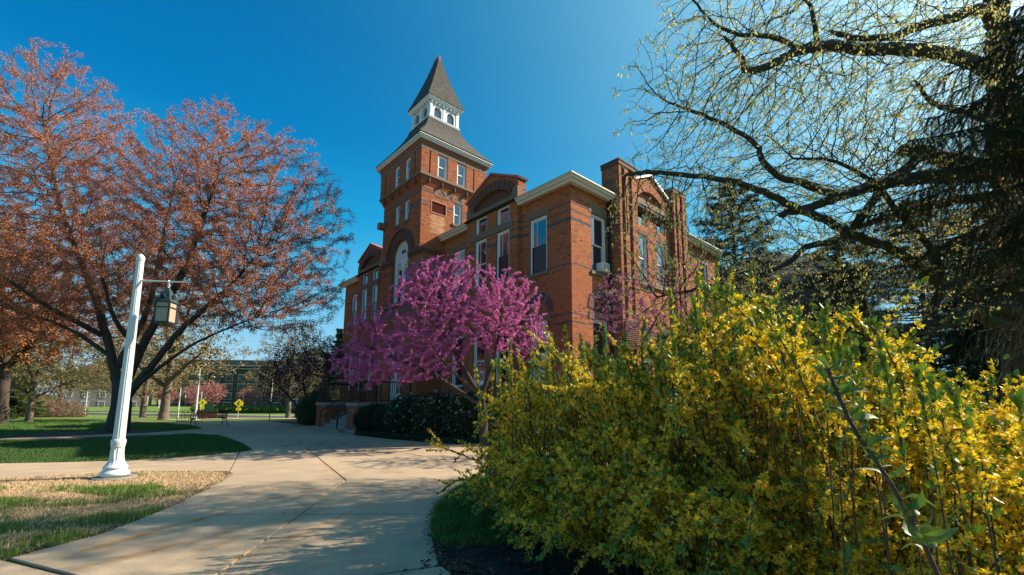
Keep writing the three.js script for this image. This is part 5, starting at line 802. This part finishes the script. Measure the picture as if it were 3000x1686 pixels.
// ---------- background trees ----------
function bgTree(name, seed, label, o) {
  const r = rng(seed), root = thing(name, label, 'tree', [0, 0, 0], 0, o.group);
  const T = colonize({ rnd: r, pts: ellPts(o.env, o.n, r, .55), di: o.di ?? 2, dk: o.dk ?? .45, step: o.step ?? .32, trop: V(0, o.trop ?? .1, 0), maxNodes: 7000, tip: o.tip ?? .012, exp: 2.3, jitter: .22, limbs: o.limbs.map(l => ({ pts: l[0].map(p => V(...p)), r0: l[1], r1: l[2] })) });
  treeParts(T, root, o.bark || M.barkGrey, .06, o.twig); if (o.leaves) sprinkle(T, root, 'foliage', [o.leafG || bigCl], M.leaf, r, o.leaves, (p, r) => jit(o.tone, r, .25, .35), { rMax: .06, off: .4, tilt: 3 }); return root;
}
const bare = bgTree('budding_tree', 201, 'bare grey trunked tree with olive buds beside the bike rack', { env: [[0, 8.5, 0, 5, 5, 5], [0, 5.5, 0, 6.2, 2.6, 6]], n: 2600, limbs: [[[[0, -.3, 0], [0, .7, 0], [.05, 3, 0], [.1, 5.5, 0]], .40, .2], [[[0, 2.6, 0], [-2, 4.2, .4], [-3.6, 5, .6]], .16, .06], [[[0, 3, 0], [1.8, 4.4, .5], [3.4, 5.6, .8]], .16, .06], [[[.1, 5, 0], [-.8, 8, -.3], [-1, 11, -.4]], .18, .06], [[[.1, 5, 0], [1.2, 8, .3], [1.6, 10.5, .4]], .18, .06]], leaves: 1800, tone: [.22, .18, .06] });
bare.position.set(-27.6, -.05, -36);
dup(bare, [-40.7, terrain(-40.7, -50) - .1, -50], 1.2, 'distant budding tree with a straight trunk on the far lawn', .9);
dup(bare, [-27.1, terrain(-27, -55) - .1, -55], 2.6, 'tree with a stout pale brown trunk beyond the dark shrub bed', .95);
dup(bare, [-34.0, 0, -32], 4.0, 'slender pale trunked tree left of the maple', .6);
dup(bare, [-52, terrain(-52, -62) - .1, -60], 3.1, 'olive budding tree behind the white parking sign', 1.0);
dup(bare, [-66, terrain(-66, -70) - .1, -66], 5.1, 'olive budding tree on the far left lawn behind the brown bushes', 1.1);
dup(bare, [-58, terrain(-58, -52) - .1, -50], .4, 'budding tree standing behind the small conifer', 1.0);
dup(bare, [-48, terrain(-48, -44) - .1, -43], 2.2, 'budding tree at the left edge behind the pale trunk', .9);
dup(bare, [-80, terrain(-80, -98) - .1, -98], 1.9, 'far budding tree beside the pale left building', 1.1);
bgTree('rusty_tree', 202, 'dark trunked rusty tree at the edge of the lawn', { bark: M.bark, env: [[-33, 9, -29, 5, 5.5, 5], [-34, 6, -29, 5, 2.5, 5]], n: 2600, trop: .2, limbs: [[[[-32.6, -.2, -29], [-32.6, .7, -29], [-32.8, 3, -29], [-33, 6, -29]], .36, .22], [[[-32.8, 3.6, -29], [-30.5, 5.6, -28.6], [-28.6, 7.2, -28]], .2, .06], [[[-33, 5, -29], [-34, 9, -29], [-34, 13, -29]], .26, .06]], leaves: 6000, tone: [.36, .14, .05], leafG: cluster(6, .25, .1, .04, 55) });
const pink = bgTree('crabapple_tree', 203, 'small rosy twigged ornamental tree before the long far building', { bark: M.barkGrey, twig: std([.30, .12, .10], .9), env: [[0, 4.0, 0, 2.9, 2.4, 2.9]], n: 1300, di: 1.5, dk: .34, step: .24, trop: .35, tip: .016, limbs: [[[[0, -.3, 0], [0, 1.2, 0], [0, 1.9, 0]], .14, .12], [[[0, 1.7, 0], [-1, 3.4, .2]], .07, .04], [[[0, 1.7, 0], [1, 3.4, -.2]], .07, .04], [[[0, 1.7, 0], [0, 4, .3]], .07, .04]], leaves: 1500, tone: [.42, .17, .15], leafG: cluster(4, .3, .14, .04, 56), group: 'rosy trees before the far building' });
{ const zs = -100; [-77, -70.5, -65, -59.5, -54, -48.5, -43.5, -38].forEach((x, i) => { const y = terrain(x, zs) - .1; if (!i) pink.position.set(x, y, zs + 1.5 * (i % 2)); else dup(pink, [x, y, zs + 2.5 * (i % 3 - 1)], i * 1.3, null, .85 + .06 * ((i * 7) % 5)); }); }
// purple twiggy shrub and conifers
bgTree('purple_shrub', 204, 'dark purple leaved crabapple at the far corner of the hall', { bark: M.bark, env: [[-15.2, 4.4, -33.5, 2.9, 2.6, 2.4], [-17.6, 3.4, -34, 1.8, 1.8, 1.8]], n: 1900, di: 1.6, dk: .3, step: .24, limbs: [[[[-15, -.1, -33.6], [-15.2, 1.4, -33.6], [-15.6, 2.8, -33.6]], .12, .08], [[[-15, .2, -33.6], [-14, 2, -33.6], [-13.6, 3.8, -33.6]], .1, .05], [[[-15, .2, -33.6], [-16.6, 1.8, -33.8], [-18, 3, -34]], .1, .05]], leaves: 3000, tone: [.10, .04, .09], leafG: cluster(5, .2, .08, .03, 57) });
function conifer(name, label, x, z, h, w, tone, seed, n, open = 0) {
  const r = rng(seed), y0 = terrain(x, z), root = thing(name, label, 'tree', [x, y0, z]), ms = [], cs = [], br = [];
  part('trunk', bar(V(0, -.2, 0), V(0, h, 0), w * .06 + .08, 8, .03), M.bark, root);
  const L = Math.round(n / 60); for (let i = 0; i < L; i++) { const t = (i + r()) / L, hh = h * (.12 + .87 * t), a = i * 2.4 + r(), R = w * (open ? Math.pow(Math.sin(Math.PI * (.1 + .84 * t)), .7) * (.4 + .7 * r()) : (1 - t) * (.85 + .3 * r()) + .1), dx = Math.cos(a), dz = Math.sin(a), e = V(dx * R, hh + R * (open ? .12 : -.12), dz * R); br.push(bar(V(0, hh, 0), e, .03 + .012 * R, 4, .008)); for (let k = 0; k < 60; k++) { const u = (open ? .45 : .15) + (open ? .58 : .9) * r(), s = R * .22 * (1.2 - u) + .12; ms.push(MX(V(e.x * u + (r() - .5) * s * 2, lerp(hh, e.y, u) + (r() - .5) * s * .9, e.z * u + (r() - .5) * s * 2), QE((r() - .5) * 1.2, r() * 6.28, (r() - .5) * 1.2), .8 + .7 * r())); cs.push(jit(tone, r, .2, .35)); } }
  part('branches', br, M.bark, root); inst('foliage', pineTuft, M.leaf, ms, root, cs); return root;
}
const pineTuft = (() => { const gs = [], q = rng(58); for (let i = 0; i < 11; i++) gs.push(leafShape(.17 + .1 * q(), .010, .2, .05).rotateX(.2 + q() * 1.2).rotateY(q() * 6.28)); return merge(gs); })();
conifer('pine_tree', 'tall dark pine rising behind the end of the hall', 18, -35, 19.5, 4.4, [.03, .05, .02], 301, 11000, 1);
conifer('pine_tree', 'broad pine with pale green tips left of the far brick house', 23.5, -31, 13, 4.0, [.055, .08, .03], 302, 9000, 1);
conifer('pine_tree', 'airy blue green pine in front of the far brick house', 31, -33, 17, 4.6, [.05, .075, .055], 303, 10000, 1);
conifer('pine_tree', 'dense dark pine standing behind the oak trunk', 25, -22, 12, 4.2, [.03, .055, .025], 304, 10000, 1);
conifer('pine_tree', 'dark pine low beside the right-hand lawn', 20.5, -19, 7.5, 3.6, [.022, .045, .022], 305, 8000, 0);
conifer('spruce_sapling', 'dark conifer peeping behind the far end of the hall', -19.8, -51, 10.5, 2.6, [.015, .035, .02], 306, 5000, 0);
conifer('arborvitae', 'low bright green conifer left of the pale trunk', -41, -37.5, 3.4, 2.0, [.08, .11, .025], 307, 4000, 0);
shrub('brown_bush', 'brown twiggy bush on the left lawn', [[-46, .6, -44, 2.6, 1.6, 1.5], [-42, .4, -42, 2.4, 1.1, 1.4]], 5000, cluster(5, .2, .16, .012, 59), [.17, .10, .065], 64);
shrub('corner_shrub', 'deep green shrub beside the far stair pier', [[-12.6, 1.1, -29.3, 1.0, 1.2, 1.0], [-13.6, .8, -30.4, .9, .9, .9]], 6000, smallLeaf, [.03, .06, .018], 65);
for (let i = 0; i < 16; i++) { const x = -66 + i * 2.1, z = -95 + 1.2 * fbm(i, 3, 1); const s = shrub('spirea_bush', 'yellow green mounded shrub in the far row', [[x, terrain(x, z) + .7, z, 1.05, .95, .9]], 500, cluster(5, .3, .16, .05, 54), [.20, .22, .035], 400 + i, { stems: 3, group: 'shrubs before the far building' }); }
// ---------- street lamps ----------
function fluted(prof, n, seg = 96) { // prof: [y, r, flute depth]
  const pos = [], idx = [], uv = []; prof.forEach(([y, r, d]) => { for (let i = 0; i <= seg; i++) { const t = i / seg * 2 * Math.PI, c = Math.abs(Math.sin(n * t / 2)), k = r * (1 - d * Math.pow(c, .55)); pos.push(k * Math.cos(t), y, k * Math.sin(t)); uv.push(i / seg, y); } });
  for (let j = 0; j < prof.length - 1; j++) for (let i = 0; i < seg; i++) { const a = j * (seg + 1) + i, b = a + seg + 1; idx.push(a, b, a + 1, a + 1, b, b + 1); }
  const g = new THREE.BufferGeometry(); g.setAttribute('position', new THREE.Float32BufferAttribute(pos, 3)); g.setAttribute('uv', new THREE.Float32BufferAttribute(uv, 2)); g.setIndex(idx); g.computeVertexNormals(); return g;
}
function lampPost(label, pos, turn, group) {
  const L = thing('street_lamp', label, 'street lamp', pos, turn, group), lathe = a => new THREE.LatheGeometry(a.map(p => new THREE.Vector2(...p)), 48);
  part('footing', new THREE.CylinderGeometry(.36, .38, .06, 40).translate(0, .0, 0), M.concrete, L);
  const base = part('base', [lathe([[.0, .03], [.335, .03], [.335, .10], [.325, .125], [.30, .14], [.275, .17], [.255, .19], [.275, .205], [.28, .225], [.262, .245], [.255, .25]])], M.lampWhite, L); base.geometry.scale(.74, 1, .74);
  part('flared_plinth', fluted([[.245, .26, 0], [.26, .245, .0], [.28, .225, .05], [.33, .19, .07], [.39, .168, .08], [.48, .155, .08], [.58, .148, .08], [.625, .146, .05], [.63, .15, 0]], 16), M.lampWhite, base).geometry.scale(.74, 1, .74);
  part('collar', lathe([[.148, .625], [.156, .635], [.16, .65], [.156, .665], [.162, .68], [.168, .70], [.17, .745], [.163, .775], [.14, .79], [.13, .79]]), M.lampWhite, L).geometry.scale(.74, 1, .74);
  part('shaft', fluted([[.785, .138, .07], [1.6, .13, .07], [2.6, .117, .07], [3.6, .104, .07], [4.62, .092, .07], [4.64, .093, 0]], 16), M.lampWhite, L).geometry.scale(.74, 1, .74);
  part('cap', lathe([[.09, 4.62], [.103, 4.635], [.105, 4.70], [.095, 4.72], [.06, 4.755], [.02, 4.785], [0, 4.79]]), M.lampWhite, L).geometry.scale(.74, 1, .74);
  part('access_door', [box(-.045, .045, .40, .58, .112, .124)], M.lampWhite, L); part('bolts', [[-.03, .56], [.03, .56], [-.03, .42], [.03, .42]].map(([x, y]) => new THREE.CylinderGeometry(.006, .006, .006, 8).rotateX(Math.PI / 2).translate(x, y, .127)), M.concrete, L); part('seam_ring', new THREE.TorusGeometry(.088, .004, 6, 40).rotateX(Math.PI / 2).translate(0, 2.7, 0), M.lampWhite, L);
  part('arm', [bar(V(.08, 4.18, 0), V(.98, 4.15, 0), .02, 10, .014), new THREE.ConeGeometry(.016, .12, 10).rotateZ(-Math.PI / 2).translate(1.04, 4.148, 0), new THREE.TorusGeometry(.026, .01, 6, 14).rotateY(Math.PI / 2).translate(.68, 4.16, 0), bar(V(.68, 4.16, 0), V(.68, 4.0, 0), .018, 8), new THREE.TorusGeometry(.022, .012, 6, 14).rotateX(Math.PI / 2).translate(.68, 4.07, 0)], M.lampWhite, L);
  // four-sided lantern hung from the arm
  const lan = new THREE.Matrix4().makeRotationY(.14).setPosition(.68, 0, 0), bx = (a, b, c, d, e, f) => box(a, b, c, d, e, f).applyMatrix4(lan), h = .135, y0 = 3.24, y1 = 3.70;
  const frame = []; for (const s of [-1, 1]) for (const t of [-1, 1]) frame.push(bx(s * h - .014, s * h + .014, y0, y1, t * h - .014, t * h + .014));
  for (const s of [-1, 1]) for (const y of [y0, y1 - .14, y1 - .025]) { frame.push(bx(-h + .014, h - .014, y, y + .025, s * h - .011, s * h + .011)); frame.push(bx(s * h - .011, s * h + .011, y, y + .025, -h + .014, h - .014)); }
  const lt = part('lantern', frame, M.bronze, L);
  const pr = [[.225, 3.69], [.215, 3.71], [.15, 3.80], [.09, 3.93], [.03, 4.02]], P = []; for (let i = 0; i < pr.length - 1; i++) for (let k = 0; k < 4; k++) { const q = (r, y, a) => [r * Math.SQRT2 * .72 * Math.cos(a), y, r * Math.SQRT2 * .72 * Math.sin(a)], a = k * Math.PI / 2 + Math.PI / 4, b = a + Math.PI / 2, A = q(pr[i][0], pr[i][1], a), B = q(pr[i][0], pr[i][1], b), C = q(pr[i + 1][0], pr[i + 1][1], b), D = q(pr[i + 1][0], pr[i + 1][1], a); P.push(...A, ...C, ...B, ...A, ...D, ...C); }
  const rg = new THREE.BufferGeometry(); rg.setAttribute('position', new THREE.Float32BufferAttribute(P, 3)); rg.computeVertexNormals(); part('lantern_roof', rg.applyMatrix4(lan), std([.03, .055, .055], .45, { side: THREE.DoubleSide }), lt);
  for (let k = 0; k < 4; k++) { const s = new THREE.Shape(poly([[-.045, 0], [.045, 0], [0, .085]])); const m = lan.clone().multiply(new THREE.Matrix4().makeRotationY(k * Math.PI / 2)); part('vent', new THREE.ExtrudeGeometry(s, { depth: .05, bevelEnabled: false }).rotateX(-.12).translate(0, 3.775, .105).applyMatrix4(m), M.black, lt); part('vent_hood', [bar(V(-.055, 3.77, .16), V(0, 3.875, .145), .008, 5), bar(V(.055, 3.77, .16), V(0, 3.875, .145), .008, 5)].map(g => g.applyMatrix4(m)), M.bronze, lt); }
  for (const s of [-1, 1]) { part('lantern_pane', [bx(-h + .014, h - .014, y0 + .02, y1 - .02, s * (h - .004) - .003, s * (h - .004) + .003)], M.amber, lt); part('lantern_pane', [bx(s * (h - .004) - .003, s * (h - .004) + .003, y0 + .02, y1 - .02, -h + .014, h - .014)], M.amber, lt); }
  part('lantern_floor', bx(-h, h, y0 - .02, y0 + .005, -h, h), M.bronze, lt);
  return L;
}
const lamp = lampPost('tall white fluted lamp post with a hanging lantern on the dry grass corner', [-8.18, .0, -9.52], 0);
const la = dup(lamp, [-25.1, 0, -36], -1.1, 'white lamp post standing by the bike rack', .87);
dup(lamp, [-41.2, terrain(-41.2, -56), -56], 0, 'mint lit lamp post beside the budding tree trunk, beyond the bike rack', .87);
dup(lamp, [-56.4, terrain(-56.4, -82), -82], 0, 'far white lamp post behind a yellow warning sign', .86);
dup(lamp, [-64.3, terrain(-64.3, -108), -108], 0, 'far white lamp post next to the rosy trees', .86);
dup(lamp, [-75.3, terrain(-75.3, -80), -80], Math.PI, 'far mint lamp post on the lawn left of the maple', .88);
dup(lamp, [-97.5, terrain(-97.5, -110), -110], Math.PI, 'far mint lamp post by the pale left building', .9);
{ const k = thing('marker_post', 'thin white and dark flag pole at the edge of the far walk', 'pole', [-19.75, 0, -37]); part('shaft', bar(V(0, 0, 0), V(.05, 3.9, 0), .035, 8, .02), M.iron, k); part('sleeve', bar(V(.02, 1.5, 0), V(.05, 3.4, 0), .05, 8, .04), M.white, k); }
// ---------- bench ----------
{
  const b = thing('park_bench', 'black slatted metal bench with curled arms beside the path', 'bench', [-18.9, .02, -28.4], -.55);
  const W = .9; // length along z, faces -x
  for (let i = 0; i < 9; i++) { const t = i / 8, x = -.34 + .52 * t; part(i ? 'seat_slat_' + String(i).padStart(3, '0') : 'seat_slat', box(x - .02, x + .02, .43 + .03 * (t - .5) ** 2 * 4, .445 + .03 * (t - .5) ** 2 * 4, -W, W), M.iron, b); }
  for (let i = 0; i < 9; i++) { const t = i / 8, x = .2 + .17 * t + .06 * t * t, y = .48 + .46 * t; part(i ? 'back_slat_' + String(i).padStart(3, '0') : 'back_slat', box(x - .008, x + .008, y - .02, y + .02, -W, W), M.iron, b); }
  for (const s of [-1, 1]) { const z = s * W; part('arm', tube([V(.3, .62, z), V(.1, .72, z), V(-.2, .74, z), V(-.36, .66, z), V(-.40, .56, z), V(-.33, .48, z), V(-.24, .5, z)], .017, 30, 6), M.iron, b); part('leg', tube([V(-.2, .44, z), V(-.26, .25, z), V(-.40, 0, z)], .022, 14, 6), M.iron, b); part('leg', tube([V(.2, .45, z), V(.28, .25, z), V(.42, 0, z)], .022, 14, 6), M.iron, b); part('side_frame', [tube([V(-.40, .42, z), V(-.1, .40, z), V(.18, .44, z), V(.30, .68, z), V(.44, .97, z)], .02, 24, 6), tube([V(-.38, .05, z), V(-.1, .27, z), V(.2, .27, z), V(.4, .05, z)], .015, 20, 6)], M.iron, b); }
}
{ const b = thing('bike_rack', 'black arched hoop bike rack on the lawn edge', 'bike rack', [-23.4, 0, -33], .1); for (let i = 0; i < 5; i++) { const x = -.62 + i * .31; part(i ? 'hoop_' + String(i).padStart(3, '0') : 'hoop', tube([V(x - .24, 0, 0), V(x - .24, .55, 0), V(x - .17, .78, 0), V(x, .88, 0), V(x + .17, .78, 0), V(x + .24, .55, 0), V(x + .24, 0, 0)], .014, 30, 6), M.iron, b); } part('rail', bar(V(-.9, .5, 0), V(.9, .5, 0), .022, 8), M.iron, b); part('rail', bar(V(-.9, .06, 0), V(.9, .06, 0), .018, 8), M.iron, b); }
// ---------- signs ----------
function warnSign(pos, label, turn) {
  const s = thing('warning_sign', label, 'sign', pos, turn); part('pole', bar(V(0, 0, 0), V(0, 2.65, 0), .03, 8), M.lampWhite, s);
  const p = part('diamond_panel', new THREE.BoxGeometry(.84, .84, .02).rotateZ(Math.PI / 4).translate(0, 2.2, .045), M.yellow, s);
  part('walking_figure', [new THREE.SphereGeometry(.055, 10, 8).scale(1, 1, .15).translate(.0, 2.46, .058), bar(V(0, 2.40, .058), V(-.02, 2.16, .058), .04, 6).scale(1, 1, 1), bar(V(-.02, 2.16, .058), V(.10, 1.94, .058), .024, 5), bar(V(-.02, 2.16, .058), V(-.11, 1.95, .058), .024, 5), bar(V(.01, 2.36, .058), V(.13, 2.24, .058), .016, 5), bar(V(-.01, 2.36, .058), V(-.12, 2.25, .058), .016, 5)], M.black, p);
  const q = part('arrow_plate', new THREE.BoxGeometry(.6, .36, .02).translate(.02, 1.42, .045), M.yellow, s); part('arrow', [bar(V(.15, 1.50, .058), V(-.1, 1.37, .058), .018, 5), bar(V(-.14, 1.35, .058), V(-.02, 1.35, .058), .015, 5), bar(V(-.14, 1.35, .058), V(-.1, 1.46, .058), .015, 5)], M.black, q);
}
warnSign([-47.85, terrain(-47.85, -70), -70], 'yellow diamond pedestrian sign in front of a white lamp post', .55); warnSign([-36.2, terrain(-36.2, -60), -60], 'yellow diamond pedestrian sign standing alone on the lawn before the rosy trees', .5);
{ const s = thing('parking_sign', 'small white parking sign on a thin post behind the grey tree trunk', 'sign', [-46.6, terrain(-46.6, -60), -60], .6); part('post', bar(V(0, 0, 0), V(0, 2.5, 0), .025, 6), M.lampWhite, s); part('panel', new THREE.BoxGeometry(.46, .62, .015).translate(0, 2.3, .035), M.white, s); part('panel', new THREE.BoxGeometry(.36, .34, .015).translate(0, 1.72, .035), M.white, s); part('print', [box(-.12, .12, 2.38, 2.46, .044, .047), box(-.15, .15, 2.2, 2.24, .044, .047), box(-.1, .1, 1.7, 1.74, .044, .047)], M.redpaint, s); }
{ const s = thing('brick_planter', 'low pale brick wall with a dark green box on the far lawn', 'wall', [-44.5, terrain(-44.5, -66), -66], .5); part('wall', box(-1.4, 1.4, 0, .95, -.25, .25), std([.40, .19, .12], .9, { map: grainT }), s); part('coping', box(-1.45, 1.45, .95, 1.05, -.3, .3), M.concrete, s); part('utility_box', box(-.25, .75, 1.05, 2.1, -.24, .24), std([.01, .05, .035], .5), s); }
{ const s = thing('brick_gate_post', 'slim orange brick pillar with white cap before the far building', 'pillar', [-65.3, terrain(-65.3, -99), -97], .4); part('shaft', box(-.4, .4, 0, 2.3, -.4, .4), std([.40, .13, .06], .9, { map: grainT }), s); part('cap', box(-.5, .5, 2.3, 2.5, -.5, .5), M.white, s); }
// ---------- far buildings ----------
function farBlock(name, label, pos, turn, W, H, Dp, rows, cols, o) {
  const b = thing(name, label, 'building', pos, turn), wall = part('wall', box(-W / 2, W / 2, -2, H, -Dp, 0), o.wall, b); part('cornice', [box(-W / 2 - .3, W / 2 + .3, H - .9, H - .6, -.1, .3), box(-W / 2 - .5, W / 2 + .5, H, H + .5, -Dp - .5, .5)], o.trim, b);
  if (o.attic) part('attic_band', box(-W / 2 - .1, W / 2 + .1, H + .5, H + 2.2, -Dp, -.5), o.attic, b);
  const ww = o.ww ?? 2.3, wh = o.wh ?? 2.1; let first = null;
  for (let j = 0; j < rows; j++) for (let i = 0; i < cols; i++) {
    const x = -W / 2 + W * (i + .5) / cols, y = o.y0 + j * o.fl; let w;
    if (!first) { const f = .14; w = part('window', [box(-ww / 2, -ww / 2 + f, 0, wh, 0, .08), box(ww / 2 - f, ww / 2, 0, wh, 0, .08), box(-ww / 2 + f, ww / 2 - f, 0, f, 0, .08), box(-ww / 2 + f, ww / 2 - f, wh - f, wh, 0, .08), ...[1, 2, 3].map(k => box(-ww / 2 + ww * k / 4 - .035, -ww / 2 + ww * k / 4 + .035, f, wh - f, .01, .06)), box(-ww / 2 + f, ww / 2 - f, wh * .6 - .035, wh * .6 + .035, .012, .058)], o.trim, b); part('pane', box(-ww / 2 + f, ww / 2 - f, f, wh - f, .004, .02), M.farGlass, w); part('lintel', box(-ww / 2 - .2, ww / 2 + .2, wh, wh + .22, 0, .1), o.trim, w); first = w; }
    else { w = first.clone(); b.add(w); } w.name = 'window' + (j + i ? '_' + String(j * cols + i).padStart(3, '0') : ''); w.position.set(x, y, .01);
  }
  return b;
}
farBlock('long_hall', 'long dark grey brick building with rows of white framed windows far behind', [-82, terrain(-82, -150) - .3, -150], .12, 66, 13.6, 16, 4, 17, { wall: std([.105, .07, .055], .9, { map: grainT }), trim: std([.36, .31, .27], .7), attic: std([.22, .17, .14], .9, { map: grainT }), y0: -.4, fl: 3.05 });
const lh = farBlock('pale_hall', 'pale stone building with a steep red gable far left', [-118, terrain(-118, -130), -130], .5, 18, 8.6, 14, 3, 5, { wall: std([.36, .28, .26], .9, { map: grainT }), trim: std([.5, .48, .46], .7), y0: -.2, fl: 2.9, ww: 1.5, wh: 1.7 });
part('gable_roof', new THREE.ExtrudeGeometry(new THREE.Shape(poly([[-9.5, 9.0], [9.5, 9.0], [0, 14]])), { depth: 14, bevelEnabled: false }).translate(0, 0, -14), std([.30, .14, .10], .9, { map: grainT }), lh);
const gb = farBlock('gabled_hall', 'tall brick gabled building half hidden behind the dark shrub', [-42.5, terrain(-42.5, -95), -95], .25, 9, 11.2, 14, 3, 3, { wall: std([.13, .085, .07], .9, { map: grainT }), trim: std([.42, .38, .34], .7), y0: 1, fl: 3.3, ww: 1.3, wh: 1.8 });
part('gable_roof', new THREE.ExtrudeGeometry(new THREE.Shape(poly([[-5, 11.6], [5, 11.6], [0, 13.6]])), { depth: 14, bevelEnabled: false }).translate(0, 0, -14), std([.07, .09, .08], .9), gb);
farBlock('pink_wing', 'pinkish brick wing beyond the dark shrub', [-35.8, terrain(-35, -96), -94], .25, 6, 11.8, 10, 3, 2, { wall: std([.40, .22, .16], .9, { map: grainT }), trim: std([.5, .46, .4], .7), y0: 1, fl: 3.4, ww: 1.3, wh: 1.9 });
{ // brick house behind the oak
  const b = farBlock('brick_house', 'brown brick house with a dark green hipped roof behind the oak', [36.5, 0, -48], 1.05, 24, 12.6, 15, 3, 9, { wall: std([.20, .10, .075], .9, { map: grainT }), trim: std([.34, .31, .28], .8), y0: 1.6, fl: 3.7, ww: 1.15, wh: 2.0 });
  const p = [], W = 12.7, y = 13.1, D = 15.6, v = (x, y, z) => [x, y, z], tri = (...a) => a.forEach(q => p.push(...q)); tri(v(-W, y, .6), v(W, y, .6), v(W - 7, 18, -7.5)); tri(v(-W, y, .6), v(W - 7, 18, -7.5), v(-W + 7, 18, -7.5)); tri(v(W, y, .6), v(W, y, -D), v(W - 7, 18, -7.5)); tri(v(-W, y, -D), v(-W, y, .6), v(-W + 7, 18, -7.5)); tri(v(W, y, -D), v(-W, y, -D), v(-W + 7, 18, -7.5)); tri(v(W, y, -D), v(-W + 7, 18, -7.5), v(W - 7, 18, -7.5));
  const g = new THREE.BufferGeometry(); g.setAttribute('position', new THREE.Float32BufferAttribute(p, 3)); g.computeVertexNormals(); part('roof', g, std([.055, .075, .075], .85), b);
  part('side_wall', box(-12.06, -12.0, 0, 12.6, -15, 0), std([.13, .075, .06], .9), b);
}
renderer.shadowMap.type = THREE.PCFSoftShadowMap;
scene.traverse(o => { if (o.isMesh) { o.castShadow = true; o.receiveShadow = true; } });
renderer.render(scene, camera);
